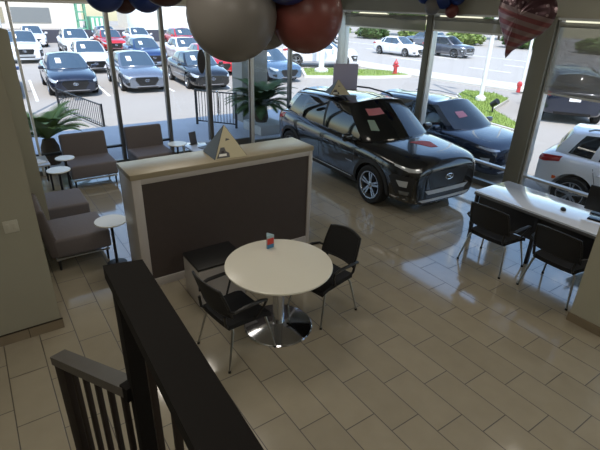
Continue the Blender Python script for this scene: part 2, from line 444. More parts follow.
# pyramid display signs
def pyramid(name, loc, rz, s, h, label, mats):
    t = thing(name, label, 'sign', loc, rz)
    b4 = [(-s, -s), (s, -s), (s, s), (-s, s)]
    core = MB(); v = [core.bm.verts.new((x*.97, y*.97, .0)) for x, y in b4]; a = core.bm.verts.new((0, 0, h*.97))
    core.bm.faces.new(v[::-1])
    for i in range(4): core.bm.faces.new((v[i], v[(i+1) % 4], a))
    core.build('body', 'sign_dark', t, sharp=10)
    for i in range(4):
        p0, p1 = Vector((*b4[i], 0)), Vector((*b4[(i+1) % 4], 0)); ap = Vector((0, 0, h))
        n = (p1-p0).cross(ap-p0).normalized(); f_ = MB()
        q = [f_.bm.verts.new(p) for p in (p0+n*.002, p1+n*.002, ap+n*.002)]; w = [f_.bm.verts.new(p.co+n*.003) for p in q]
        f_.bm.faces.new(q[::-1]); f_.bm.faces.new(w)
        for j in range(3): f_.bm.faces.new((q[j], q[(j+1) % 3], w[(j+1) % 3], w[j]))
        face = f_.build('sign_face', mats[i], t, sharp=10)
        if mats[i] == 'sign_cream':
            # small printed picture of a car in the corner of the pale face
            def on(u_, v_): return p0.lerp(p1, u_)*(1-v_)+ap*v_
            for (pts, mm) in (([(.03, .03), (.46, .03), (.46, .16), (.34, .22), (.28, .34), (.10, .34), (.08, .22)], 'sign_grey'), ([(.10, .08), (.36, .08), (.36, .15), (.10, .15)], 'paper'), ([(.16, .17), (.28, .17), (.26, .24), (.16, .24)], 'sign_dark'), ([(.36, .52), (.66, .55), (.60, .58), (.40, .60)], 'sign_grey')):
                d = MB(); ll = .006 if mm == 'sign_grey' else .008
                A = [d.bm.verts.new(on(*p)+n*.004) for p in pts]; B = [d.bm.verts.new(x.co+n*(ll-.004)) for x in A]
                d.bm.faces.new(A[::-1]); d.bm.faces.new(B)
                for j in range(len(pts)): d.bm.faces.new((A[j], A[(j+1) % len(pts)], B[(j+1) % len(pts)], B[j]))
                d.build('picture', mm, face, sharp=10)
    return t
pyramid('pyramid_sign', (-2.215, .80, 1.396), R(-4), .20, .345, 'pyramid display sign with a pale picture face on top of the divider', ['sign_dark', 'sign_cream', 'sign_grey', 'sign_dark'])

# ---------------------------------------------------------------- round table
t = thing('round_table', 'white round meeting table on a domed chrome base', 'table', (-.60, .56, 0))
MB().lathe([(0, .715), (.50, .715), (.525, .722), (.53, .732), (.527, .742), (.515, .745), (0, .745)], 64).build('tabletop', 'table_white', t)
MB().lathe([(.0, .05), (.07, .05), (.058, .08), (.058, .69), (.11, .70), (.11, .715), (0, .715)], 32).build('pole', 'chrome', t)
MB().lathe([(0, 0), (.345, 0), (.355, .008), (.345, .02), (.2, .045), (.05, .065), (0, .065)], 56).build('base', 'chrome', t)
# card holder
t = thing('card_holder', 'small red and blue upright card holder on the round table', 'card holder', (-.94, .66, .745), R(-30))
MB().prism([(-.045, -.03), (.045, -.03), (0, .045)], 0, .145).build('stand', 'card_clear', t)
for a, b_, nm in (((-.045, -.03), (.045, -.03), 0), ((.045, -.03), (0, .045), 1), ((0, .045), (-.045, -.03), 2)):
    pa, pb = Vector((*a, 0)), Vector((*b_, 0)); n = (pb-pa).cross(Vector((0, 0, 1))).normalized()
    for z0, z1, m_ in ((.0, .045, 'card_blue'), (.045, .115, 'card_red'), (.115, .145, 'card_clear')):
        c_ = MB(); A = [c_.bm.verts.new(p+n*.001) for p in (pa.lerp(pb, .06)+Vector((0, 0, z0)), pa.lerp(pb, .94)+Vector((0, 0, z0)), pa.lerp(pb, .94)+Vector((0, 0, z1)), pa.lerp(pb, .06)+Vector((0, 0, z1)))]
        B = [c_.bm.verts.new(v.co+n*.002) for v in A]; c_.bm.faces.new(A[::-1]); c_.bm.faces.new(B)
        for j in range(4): c_.bm.faces.new((A[j], A[(j+1) % 4], B[(j+1) % 4], B[j]))
        c_.build('card', m_, t, sharp=10)
# low white cabinet with black top
t = thing('low_cabinet', 'low white cabinet with a black top against the divider', 'cabinet', (-1.72, 0, 0))
MB().bx(.0, .43, .0, .55, 0, .47, .004).build('body', 'laminate_white', t)
MB().bx(.0, .44, -.01, .56, .47, .50, .006).build('top', 'black_plastic', t)
MB().bx(.43, .436, .02, .53, .03, .45).build('door', 'laminate_white', t)

# ---------------------------------------------------------------- guest chairs
def guest_chair(label, loc, rz):
    """faces +y; origin under the seat"""
    t = thing('guest_chair', label, 'chair', loc, rz)
    def seat(u_, v_):
        x = (u_-.5)*.47*(1-.10*(1-v_)); y = -.22+v_*.46
        return (x, y, .445+.010*math.cos(v_*PI)+(.012*abs(2*u_-1)**2)-.03*max(0, v_-.85)/.15)
    MB().slab(seat, 10, 10, (0, 0, -.05)).build('seat', 'black_fabric', t, sharp=50)
    def back(u_, v_, dy=0, k_=1.0):
        w = (.235+.0*v_)*(1-.10*v_**2)*k_; x = (2*u_-1)*w
        z = .56+.32*v_-(.025*(2*u_-1)**2*v_**3)
        return (x, -.235-.10*v_+.045*(2*u_-1)**2+dy, z)
    MB().slab(lambda u_, v_: back(u_, v_, 0, .97), 12, 10, (0, -.012, 0)).build('backrest', 'black_mesh', t, sharp=50)
    fp = [back(0, i/8) for i in range(9)]+[back(i/10, 1) for i in range(1, 10)]+[back(1, 1-i/8) for i in range(9)]+[back(1-i/10, 0) for i in range(1, 10)]
    bf = MB(); bf.tube([(x, y-.006, z) for x, y, z in fp], .013, 8, closed=True)
    for s in (-1, 1): bf.tube([(s*.19, -.19, .42), (s*.20, -.245, .47), (s*.21, -.255, .58)], .014, 8)
    bf.build('back_frame', 'black_plastic', t)
    for s in (-1, 1):
        a = MB(); a.tube([(s*.225, -.235, .62), (s*.285, -.20, .64), (s*.295, -.10, .655), (s*.295, .08, .65), (s*.290, .14, .63), (s*.27, .13, .56), (s*.235, .06, .44)], [.011, .014, .018, .018, .015, .011, .011], 8)
        a.build('armrest', 'black_plastic', t)
        for yy, y1_ in ((.17, .27), (-.17, -.27)):
            l = MB(); l.tube([(s*.19, yy, .415), (s*.215, yy+(y1_-yy)*.15, .38), (s*.265, y1_, .015)], [.012, .0125, .009], 10)
            lo = l.build('leg', 'steel', t)
            MB().cyl((s*.264, y1_-(.003 if yy > 0 else -.003), .022), (s*.266, y1_, 0), .013, .014, 10).build('foot', 'black_plastic', lo)
    u_ = MB(); u_.tube([(-.19, .17, .405), (.19, .17, .405), (.19, -.17, .405), (-.19, -.17, .405)], .010, 8, closed=True)
    u_.build('under_frame', 'steel', t)
    return t
ch = guest_chair('black mesh chair nearest the stair railing, at the round table', (-.55, .05, 0), R(8))
dup(ch, (-.60, 1.13, 0), R(187), 'black mesh chair on the window side of the round table')
for q in (dup(ch, (-.22, 3.66, 0), R(2), 'black chair at the desk, the one closer to the black car'), dup(ch, (.62, 3.74, 0), R(-2), 'black chair at the desk, the one beside the beige column')):
    q.scale = (1.16, 1.0, 1.0)

# ---------------------------------------------------------------- desk
t = thing('office_desk', 'white topped office desk with dark front panel by the window', 'desk', (-.88, 4.02, 0))
MB().bx(0, 2.9, 0, .80, .71, .745, .004).build('desktop', 'desk_white', t)
MB().bx(.0, 2.9, -.006, .012, .685, .722, .003).build('edge_band', 'sign_grey', t)
MB().bx(.06, 2.84, .05, .07, .34, .70).build('front_panel', 'desk_dark', t)
for x in (.03, .94, 1.86, 2.84):
    for y in (.04, .76):
        if x in (.94, 1.86) and y > .5: continue
        MB().bx(x-.022, x+.022, y-.022, y+.022, 0, .70, .003).build('leg', 'desk_dark', t)
t = thing('computer_mouse', 'small black mouse on the white desk', 'computer mouse', (.17, 4.42, .745), R(40))
MB().lathe([(0, 0), (.030, 0), (.033, .008), (.030, .022), (.018, .032), (0, .034)], 20, rot=Matrix.Diagonal((1.0, 1.6, 1, 1))).build('shell', 'black_plastic', t)
t = thing('desk_monitor', 'black computer monitor standing on the desk at the picture edge', 'monitor', (.62, 4.52, .745), R(8))
MB().bx(-.16, .16, -.10, .10, 0, .014, .005).build('base', 'screen_black', t)
MB().tube([(0, .03, .012), (0, .045, .22)], .022, 12).build('neck', 'screen_black', t)
MB().bx(-.25, .25, .005, .035, .085, .40, .006).build('back_cover', 'black_plastic', t)
MB().bx(-.24, .24, .035, .039, .095, .39).build('screen', 'screen_black', t)
t = thing('keyboard', 'thin black keyboard lying on the white desk', 'keyboard', (.60, 4.70, .745), R(6))
MB().bx(-.2, .2, -.06, .06, 0, .015, .004).build('case', 'black_plastic', t)
# task chair behind desk
t = thing('task_chair', 'black high-back task chair behind the desk', 'chair', (.52, 5.22, 0), R(172))
MB().slab(lambda u_, v_: ((u_-.5)*.5, -.22+.46*v_, .50+.02*(2*u_-1)**2), 8, 8, (0, 0, -.07)).build('seat', 'black_fabric', t)
MB().slab(lambda u_, v_: ((u_-.5)*(.46-.05*v_**3), -.24-.07*v_+.05*(2*u_-1)**2, .60+.50*v_-.03*(2*u_-1)**4*v_), 10, 10, (0, -.03, 0)).build('backrest', 'black_mesh', t)
MB().lathe([(.03, .08), (.03, .43), (.09, .44)], 16).build('gas_lift', 'steel', t)
for i in range(5):
    a = 2*PI*i/5; q = MB(); q.tube([(0, 0, .10), (.28*math.cos(a), .28*math.sin(a), .065)], [.03, .018], 8)
    lg_ = q.build('leg', 'black_plastic', t)
    w_ = MB(); w_.cyl((.28*math.cos(a)-.02*math.sin(a), .28*math.sin(a)+.02*math.cos(a), .03), (.28*math.cos(a)+.02*math.sin(a), .28*math.sin(a)-.02*math.cos(a), .03), .03, seg=14); w_.build('caster', 'black_plastic', lg_)
for s in (-1, 1):
    MB().tube([(s*.23, 0, .45), (s*.29, 0, .5), (s*.30, 0, .66), (s*.30, .12, .69), (s*.30, -.12, .69)], .018, 8).build('armrest', 'black_plastic', t)

# ---------------------------------------------------------------- lounge seating
def lounge(label, loc, rz, w, mats=('upholstery', 'upholstery_side')):
    """armless lounge chair; faces +y, back at -y"""
    t = thing('lounge_chair', label, 'lounge chair', loc, rz)
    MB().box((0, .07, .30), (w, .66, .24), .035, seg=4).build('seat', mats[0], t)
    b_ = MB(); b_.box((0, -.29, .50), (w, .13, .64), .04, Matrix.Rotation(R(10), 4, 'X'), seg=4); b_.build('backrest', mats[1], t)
    fr_ = MB(); z = .15
    fr_.tube([(-w/2+.03, -.24, z), (w/2-.03, -.24, z), (w/2-.03, .36, z), (-w/2+.03, .36, z)], .016, 8, closed=True); fr_.build('base_frame', 'alu_light', t)
    for sx in (-1, 1):
        for y in (-.22, .34):
            MB().cyl((sx*(w/2-.05), y, .15), (sx*(w/2-.05), y, 0), .016, .013, 12).build('leg', 'iron', t)
    return t
l0 = lounge('taupe lounge chair nearest the stairs, seen from its side', (-3.25, -.90, 0), 0, .70)
dup(l0, (-4.30, -.92, 0), 0, 'taupe lounge chair second from the stairs, behind the narrow wall panel')
l1 = lounge('brown grey lounge chair against the glass beside the leafy plant', (-6.08, -.06, 0), R(-90), .78)
l2 = lounge('brown grey lounge chair against the glass, half hidden by the divider', (-6.12, 1.06, 0), R(-90), .72)

def side_table(label, x, y, z, r_, group=None):
    t = thing('side_table', label, 'side table', (x, y, 0))
    MB().lathe([(0, z-.022), (r_-.015, z-.022), (r_, z-.012), (r_-.004, z), (0, z)], 40).build('table_top', 'table_white', t)
    MB().cyl((0, 0, .02), (0, 0, z-.022), .018, seg=14).build('pole', 'iron', t)
    MB().lathe([(0, 0), (.12, 0), (.12, .008), (.03, .02), (0, .02)], 32).build('base', 'iron', t)
    return t
side_table('small round white table in front of the nearest lounge chair', -2.76, -.50, .60, .19)
side_table('round white side table just in front of the one by the leafy plant', -5.08, -.70, .60, .175)
side_table('round white side table nearest the leafy plant outside', -5.55, -.52, .64, .15)
side_table('small round white table behind the divider, before the half hidden chair', -5.64, 1.45, .60, .18)
# square table with magazines
t = thing('coffee_table', 'square white coffee table behind the divider', 'table', (-5.85, 2.06, 0))
MB().bx(-.33, .33, -.33, .33, .40, .43, .004).build('table_top', 'glass_top', t)
for sx in (-1, 1):
    for sy in (-1, 1): MB().bx(sx*.30-.02, sx*.30+.02, sy*.30-.02, sy*.30+.02, 0, .40).build('leg', 'steel', t)
mg = MB().bx(-.11, .11, -.14, .14, 0, .012).build('magazine', 'sign_grey', None, (-5.66, 2.06, .431), R(20)); tag(mg, 'dark covered magazine lying on the square coffee table', 'magazine')
mg = MB().bx(-.10, .10, -.13, .13, 0, .008).build('magazine', 'sign_grey', None, (-5.86, 2.28, .431), R(-12)); tag(mg, 'dark leaflet at the window end of the coffee table', 'magazine')
t = thing('table_sign', 'grey upright tabletop sign standing on the square coffee table', 'sign', (-6.02, 1.92, .43), R(20))
MB().box((0, 0, .125), (.012, .17, .25), .002, Matrix.Rotation(R(-8), 4, 'Y')).build('board', 'sign_grey', t); MB().bx(-.04, .06, -.08, .08, 0, .008).build('foot', 'sign_grey', t)
# magazine rack by the glass
t = thing('magazine_console', 'low grey console under the glass in the far left corner', 'console table', (-6.15, -1.02, 0))
MB().bx(-.3, .3, -.35, .30, .44, .47, .004).build('top', 'alu_light', t)
for sx in (-1, 1):
    for sy in (-.32, .27): MB().bx(sx*.27-.015, sx*.27+.015, sy-.015, sy+.015, 0, .44).build('leg', 'iron', t)
pp = MB().bx(-.11, .11, -.14, .14, 0, .012).build('brochure', 'paper', None, (-6.05, -.92, .471), R(25)); tag(pp, 'white brochure lying on the low grey console', 'brochure')
pp = MB().bx(-.08, .08, -.10, .10, 0, .035).build('leaflet_box', 'sign_dark', None, (-6.18, -1.15, .471), R(5)); tag(pp, 'small dark leaflet box on the low grey console', 'box')

# ---------------------------------------------------------------- railing of the landing
t = thing('landing_railing', 'dark landing railing with a wide black cap in the foreground', 'railing', (0, 0, 0))
cp = MB(); zc = 2.15
cp.prism([(1.10, -1.285), (1.13, -1.150), (2.9, -1.215), (2.9, -1.335)], zc-.055, zc)
cp.build('cap_rail', 'rail_black', t)
sr = MB(); sr.bx(1.16, 2.9, -1.265, -1.215, zc-.10, zc-.055); sr.build('sub_rail', 'rail_brown', t)
nw = MB(); nw.bx(1.13, 1.215, -1.275, -1.195, .70, zc-.055, .004); nw.build('newel_post', 'rail_black', t)
for i in range(7):
    x = 1.40+i*.24; MB().bx(x-.012, x+.012, -1.252, -1.228, 1.0, zc-.10, .002).build('baluster', 'rail_brown', t)
t = thing('stair_handrail', 'shorter stair handrail with grey cap descending left of the black one', 'railing', (0, 0, 0))
A = Vector((1.15, -1.27, 1.615)); B = Vector((.52, -1.475, 1.405)); d = (B-A)
hr = MB(); n_ = d.cross(Vector((0, 0, 1))).normalized()
w_ = .038
hv = []
for P in (A, B):
    hv.append([hr.bm.verts.new(P+n_*s*w_+Vector((0, 0, z))) for s, z in ((-1, 0), (1, 0), (1, -.05), (-1, -.05))])
for i in range(4): hr.bm.faces.new((hv[0][i], hv[0][(i+1) % 4], hv[1][(i+1) % 4], hv[1][i]))
hr.bm.faces.new(hv[0]); hr.bm.faces.new(hv[1][::-1]); hr.build('handrail', 'rail_grey', t)
yw = math.atan2(d.y, d.x); rz_ = Matrix.Rotation(yw, 4, 'Z')
nb = MB(); P = A+d*.93; nb.box((P.x, P.y, P.z-.05-.55), (.10, .055, 1.10), .003, rz_); nb.build('newel_post', 'rail_brown', t)
for i in range(5):
    P = A+d*(.10+i*.17); q = MB(); q.box((P.x, P.y, P.z-.05-.44), (.026, .022, .90), .002, rz_); q.build('baluster', 'rail_brown', t)
nb = MB(); nb.box((A.x-.0, A.y+.01, A.z-.03), (.05, .09, .07), .003, rz_); nb.build('bracket', 'rail_black', t)
sb = MB(); sb.bx(1.2, XE-.1, -3.1, -1.22, .78, 1.0); struct('floor_landing', sb, 'stair_carpet')
st = MB()
for i in range(5):
    x1_ = 1.2-i*.21; st.bx(x1_-.21, x1_, -3.1, -1.50, 0, 1.0-(i+1)*.167)
struct('floor_steps', st, 'stair_carpet')

# ---------------------------------------------------------------- balloons
def balloon_profile(r_, n=18):
    pr = [(0, r_)]
    for i in range(1, n):
        a = PI*i/n; rr = r_*math.sin(a); z = r_*math.cos(a)
        if z < 0: z *= 1.18
        pr.append((rr*(1 if z > 0 else 1-.10*(abs(z)/r_)**2), z))
    pr += [(.012, -r_*1.19), (.016, -r_*1.19-.02), (0, -r_*1.19-.02)]
    return pr
def balloon(label, loc, r_, m_, group, string=True, tilt=(0, 0)):
    t = thing('latex_balloon', label, 'balloon', loc); t['group'] = group if group else ''
    if not group: del t['group']
    rot = Matrix.Rotation(tilt[0], 4, 'X') @ Matrix.Rotation(tilt[1], 4, 'Y')
    MB().lathe(balloon_profile(r_), 40, rot=rot).build('body', m_, t)
    if string:
        MB().tube([(0, 0, r_*.9), (0, 0, CZ-loc[2])], .0015, 6).build('string', 'pole_white', t)
balloon('large whitish balloon, biggest of the hanging cluster', (.632, -.493, 2.979), .203, 'latex_white', None, tilt=(0, PI))
balloon('whitish balloon tucked between the big white one and the red one', (.43, -.20, 2.955), .148, 'latex_white', None, tilt=(.3, PI))
balloon('dusty red balloon at the right of the hanging cluster', (.725, -.145, 2.985), .172, 'latex_red', None, tilt=(.1, PI))
balloon('blue balloon above the red one at the top of the picture', (.80, -.31, 3.16), .135, 'latex_blue', None, tilt=(.5, 2.6))
balloon('dark red balloon peeking out left of the big white one', (.251, -.660, 3.12), .120, 'latex_dark', None, tilt=(.5, PI))
balloon('dark blue balloon at the picture top, left one of the far left pair', (-1.781, -.45, 3.09), .165, 'latex_blue', None, tilt=(.2, PI))
balloon('dark blue balloon at the picture top, right one of the far left pair', (-1.70, -.13, 3.08), .150, 'latex_blue', None, tilt=(-.2, PI))
balloon('dark red balloon low between the two dark blue balloons', (-1.92, -.26, 3.05), .135, 'latex_dark', None, tilt=(0, PI))
for lab, lx, ly, lz, rr, m_ in (('small bright blue balloon in the middle of the mullion cluster', -3.454, 5.844, 3.20, .15, 'latex_blue'), ('small red balloon under the blue one in the mullion cluster', -3.36, 6.0, 3.03, .12, 'latex_red'),
                            ('small white balloon at the left of the mullion cluster', -3.60, 5.733, 3.09, .14, 'latex_white'), ('small blue balloon at the right of the mullion cluster', -3.24, 5.95, 3.26, .14, 'latex_blue'), ('small dark blue balloon left of the white one in the mullion cluster', -3.78, 5.7, 3.26, .13, 'latex_blue')):
    balloon(lab, (lx, ly, lz), rr, m_, None, True, (0, PI))
# heart shaped foil balloon hanging point down
t = thing('heart_balloon', 'heart shaped foil balloon with flag stripes and stars', 'balloon', (.28, 2.38, 2.985), R(144-90-54))
hb = MB(); NU, NV = 56, 10
def heart(a):
    x = 16*math.sin(a)**3; y = 13*math.cos(a)-5*math.cos(2*a)-2*math.cos(3*a)-math.cos(4*a); return x/16*.265, y/17*.33
rings = []
for side in (1, -1):
    rr = []
    for j in range(NV+1):
        s = 1-j/NV; th = .085*math.sqrt(max(0, 1-s*s))*side
        if j == NV: rr.append([hb.bm.verts.new((0, th, .02))]*NU); continue
        rg = []
        for i in range(NU):
            x, z = heart(2*PI*i/NU); x *= s; z = .02+(z-.02)*s
            rg.append(hb.bm.verts.new((x, th*(1+.10*math.sin(i*1.9)*s), z)))
        rr.append(rg)
    if side == -1: rr[0] = rings[0][0]
    rings.append(rr)
for side, rr in enumerate(rings):
    for j in range(NV):
        for i in range(NU):
            q = [rr[j][i], rr[j][(i+1) % NU], rr[j+1][(i+1) % NU], rr[j+1][i]]; u_ = []
            for v in q:
                if v not in u_: u_.append(v)
            if len(u_) > 2:
                try: hb.bm.faces.new(u_)
                except ValueError: pass
hb.build('body', 'flag', t, sharp=70).rotation_euler = (0, R(14), 0)
MB().tube([(.04, 0, .20), (.02, 0, CZ-2.985)], .0015, 6).build('string', 'pole_white', t)

# ---------------------------------------------------------------- cars
def evaluated(mesh_ob, mods):
    for m_ in mods: m_(mesh_ob)
    dg = bpy.context.evaluated_depsgraph_get(); dg.update()
    me = bpy.data.meshes.new_from_object(mesh_ob.evaluated_get(dg)); return me
CAR = {
 'suv': dict(W=.90, WB=2.6, rw=.335, arch=.385, st=[
  (-2.05, .40, .84, .72, .88), (-2.02, .30, .95, .84, .99), (-1.85, .25, 1.01, .91, 1.05), (-1.6, .21, 1.03, .97, 1.08), (-1.2, .20, 1.02, 1.0, 1.08), (-.5, .20, .99, .985, 1.06),
  (.3, .20, .965, .985, 1.03), (.9, .20, .955, .99, 1.03), (1.3, .20, .945, 1.0, 1.02), (1.7, .20, .90, .985, .985), (1.95, .20, .87, .945, .96), (2.09, .20, .82, .86, .91), (2.16, .20, .76, .76, .85), (2.19, .22, .70, .68, .78)],
  cab=[('ws', (1.27, 0, 1.02), (.42, 0, 1.535)), ('ws', (1.22, .38, 1.01), (.40, .32, 1.525)), ('ws', (1.05, .66, .985), (.31, .55, 1.495)), ('p', (.94, .765, .96), (.23, .595, 1.475)),
       ('sf', (.35, .785, .965), (.05, .605, 1.475)), ('sf', (-.20, .79, .975), (-.28, .61, 1.485)), ('b', (-.27, .79, .977), (-.34, .61, 1.485)), ('sr', (-.65, .79, .99), (-.65, .605, 1.475)), ('sr', (-1.02, .785, 1.01), (-.93, .60, 1.46)),
       ('p', (-1.15, .78, 1.02), (-1.02, .597, 1.455)), ('sq', (-1.55, .75, 1.05), (-1.33, .58, 1.43)), ('p', (-1.78, .67, 1.05), (-1.58, .54, 1.40)), ('rw', (-1.85, .40, 1.055), (-1.67, .33, 1.44)), ('rw', (-1.88, 0, 1.06), (-1.69, 0, 1.45))]),
 'sedan': dict(W=.89, WB=2.7, rw=.32, arch=.365, st=[
  (-2.28, .46, .82, .66, .88), (-2.24, .34, .92, .80, .98), (-2.05, .24, .96, .90, 1.02), (-1.7, .20, .97, .97, 1.03), (-1.3, .18, .95, 1.0, 1.01), (-.5, .17, .91, .985, .97),
  (.4, .17, .885, .985, .95), (.95, .18, .87, .99, .94), (1.35, .18, .85, 1.0, .92), (1.75, .18, .80, .97, .865), (2.06, .18, .75, .915, .81), (2.22, .20, .69, .83, .73), (2.285, .20, .63, .77, .67), (2.30, .23, .58, .71, .61)],
  cab=[('ws', (1.20, 0, .925), (.30, 0, 1.42)), ('ws', (1.14, .40, .915), (.28, .32, 1.41)), ('ws', (.98, .66, .895), (.20, .53, 1.385)), ('p', (.88, .755, .88), (.12, .575, 1.365)),
       ('sf', (.40, .775, .885), (-.02, .585, 1.365)), ('sf', (-.12, .78, .895), (-.22, .59, 1.375)), ('b', (-.20, .78, .897), (-.29, .59, 1.375)), ('sr', (-.60, .775, .91), (-.60, .585, 1.36)), ('sr', (-1.0, .765, .93), (-.86, .575, 1.34)),
       ('p', (-1.10, .76, .935), (-.93, .57, 1.335)), ('sq', (-1.35, .73, .955), (-1.08, .55, 1.31)), ('p', (-1.60, .63, .98), (-1.20, .50, 1.29)), ('rw', (-1.72, .38, 1.005), (-1.24, .31, 1.325)), ('rw', (-1.76, 0, 1.01), (-1.25, 0, 1.335))]),
}
CACHE = {}
def car_type(kind):
    if kind in CACHE: return CACHE[kind]
    D = CAR[kind]; W = D['W']; mb = MB(); bm = mb.bm; rings = []
    for x, zb, zs, w, zc in D['st']:
        h = zs-zb; w *= W
        half = [(w*.80, zb), (w*.95, zb+.05), (w*.985, zb+.30*h), (w*.992, zb+.52*h), (w*1.0, zb+.72*h), (w*.975, zb+.90*h), (w*.91, zs), (w*.66, zs+(zc-zs)*.66), (w*.32, zs+(zc-zs)*.93)]
        L = [bm.verts.new((x, y, z)) for y, z in half]; c1 = bm.verts.new((x, 0, zc)); c0 = bm.verts.new((x, 0, zb)); Rr = [bm.verts.new((x, -y, z)) for y, z in half]
        rings.append([c0]+L+[c1]+Rr[::-1])
    n = len(rings[0])
    for A, B in zip(rings, rings[1:]):
        for i in range(n): bm.faces.new((A[i], A[(i+1) % n], B[(i+1) % n], B[i]))
    for rg, fl in ((rings[0], 1), (rings[-1], -1)):
        h = (n-2)//2; L = rg[1:h+1]; Rr = rg[h+2:][::-1]
        bm.faces.new((rg[0], L[0], Rr[0])); bm.faces.new((rg[h+1], L[-1], Rr[-1]))
        for i in range(h-1): bm.faces.new((L[i], L[i+1], Rr[i+1], Rr[i]))
    bmesh.ops.recalc_face_normals(bm, faces=bm.faces[:])
    me = bpy.data.meshes.new('tmp'); bm.to_mesh(me); bm.free(); ob = bpy.data.objects.new('tmp', me); C.objects.link(ob)
    sm = ob.modifiers.new('s', 'SUBSURF'); sm.levels = 3; sm.render_levels = 3
    dg = bpy.context.evaluated_depsgraph_get(); dg.update()
    smooth = bpy.data.meshes.new_from_object(ob.evaluated_get(dg))
    bb_ = bmesh.new(); bb_.from_mesh(smooth); bvh = BVHTree.FromBMesh(bb_); bb_.free()
    cut = MB(); hw = D['WB']/2
    for sx in (-1, 1):
        for sy in (-1, 1): cut.cyl((sx*hw, sy*W*.66, D['rw']+.01), (sx*hw, sy*W*1.3, D['rw']+.01), D['arch'], seg=48)
    co = cut.build('cut', 'tyre')
    bo = ob.modifiers.new('b', 'BOOLEAN'); bo.operation = 'DIFFERENCE'; bo.object = co; bo.solver = 'EXACT'
    dg = bpy.context.evaluated_depsgraph_get(); dg.update()
    body = bpy.data.meshes.new_from_object(ob.evaluated_get(dg))
    bpy.data.objects.remove(ob); bpy.data.objects.remove(co)
    b2 = bmesh.new(); b2.from_mesh(body)
    for f_ in b2.faces: f_.smooth = True; f_.material_index = 0
    for e in b2.edges: e.smooth = len(e.link_faces) == 2 and e.calc_face_angle(0) < R(35)
    b2.to_mesh(body); b2.free(); body.name = 'body'
    body.materials.clear(); body.materials.append(PAINT['black'])
    # cabin
    cols = []
    for q, (cl, b_, r_) in enumerate(D['cab']):
        cols.append((cl, Vector(b_), Vector(r_)))
    full = [(c_, 1) for c_ in cols]+[(c_, -1) for c_ in cols[-2:0:-1]]
    NL = 8; levels = [0, .07, .22, .4, .6, .78, .92, 1.0]
    def P(c_, sgn, v):
        p_ = c_[1].lerp(c_[2], v); bul = .035*math.sin(PI*v); o = Vector((p_.x*.25, p_.y*1.2, 0))
        if o.length > 0: o.normalize()
        p_ = p_+o*bul; z = p_.z-.02*(1-v)
        if v == 0: z -= .05
        return Vector((p_.x, p_.y*sgn, z))
    pts = [[P(c_, s, v) for v in levels] for c_, s in full]
    nC = len(full); half = len(cols)
    cls = []
    for i in range(nC):
        if i < half-1: a, b_ = cols[i][0], cols[i+1][0]; k_ = cols[i+1][0] if cols[i+1][0] in ('p', 'b') and False else None; idx = i
        else: idx = 2*(half-1)-1-i
        a, b_ = cols[idx][0], cols[idx+1][0]
        name = {('ws', 'ws'): 'ws', ('ws', 'p'): 'pil', ('p', 'sf'): 'sf', ('sf', 'sf'): 'sf', ('sf', 'b'): 'bp', ('b', 'sr'): 'sr', ('sr', 'sr'): 'sr', ('sr', 'p'): 'pil', ('p', 'sq'): 'sq', ('sq', 'p'): 'pil', ('p', 'rw'): 'rw', ('rw', 'rw'): 'rw'}[(a, b_)]
        cls.append((name, 1 if i < half-1 else -1))
    parts = {}
    def face(key, ps):
        mb_ = parts.setdefault(key, MB()); mb_.bm.faces.new([mb_.bm.verts.new(p_) for p_ in ps])
    for i in range(nC):
        A, B = pts[i], pts[(i+1) % nC]; nm, sd = cls[i]
        for j in range(len(levels)-1):
            q = (A[j], B[j], B[j+1], A[j+1])
            if nm == 'pil' or j in (0,) or j == len(levels)-2 and nm not in ('ws', 'rw'): face('cabin', q)
            elif nm == 'bp': face('pillar%d' % sd, q)
            elif nm in ('ws', 'rw'): face(nm, q)
            else: face('%s%d' % (nm, sd), q)
    # roof: between left and right top points
    NR = 8
    for i in range(half-1):
        a, b_ = pts[i][-1], pts[i+1][-1]
        def row(p_):
            o = Vector((p_.x, -p_.y, p_.z)); return [p_.lerp(o, k_/NR)+Vector((0, 0, .045*(1-(2*k_/NR-1)**2)*min(1, abs(p_.y)/.5))) for k_ in range(NR+1)]
        ra, rb = row(a), row(b_)
        for k_ in range(NR):
            ps = [ra[k_], ra[k_+1], rb[k_+1], rb[k_]]
            if (ps[0]-ps[1]).length < 1e-5: ps = [ps[0], ps[2], ps[3]]
            if len(ps) == 4 and (ps[2]-ps[3]).length < 1e-5: ps = ps[:3]
            if len(ps) >= 3 and (ps[1]-ps[0]).length > 1e-5: face('cabin', ps)
    allb = bmesh.new(); meshes = {}
    for key, mb_ in parts.items():
        bmesh.ops.remove_doubles(mb_.bm, verts=mb_.bm.verts[:], dist=1e-5)
        bmesh.ops.recalc_face_normals(mb_.bm, faces=mb_.bm.faces[:])
        # orient outward from the cabin centre
        c_ = Vector((-.4, 0, 1.0)); s_ = sum((f_.normal.dot(f_.calc_center_median()-c_) for f_ in mb_.bm.faces))
        if s_ < 0: bmesh.ops.reverse_faces(mb_.bm, faces=mb_.bm.faces[:])
        vs = {}
        for f_ in mb_.bm.faces:
            allb.faces.new([allb.verts.new(v.co) for v in f_.verts])
        bmesh.ops.subdivide_edges(mb_.bm, edges=mb_.bm.edges[:], cuts=1, use_grid_fill=True, smooth=.6) if False else None
        for f_ in mb_.bm.faces: f_.smooth = True
        m2 = bpy.data.meshes.new(key); mb_.bm.to_mesh(m2); mb_.bm.free(); meshes[key] = m2
    allb.normal_update(); cb = BVHTree.FromBMesh(allb); allb.free()
    CACHE[kind] = dict(body=body, bvh=bvh, cab=meshes, cbvh=cb, D=D); return CACHE[kind]
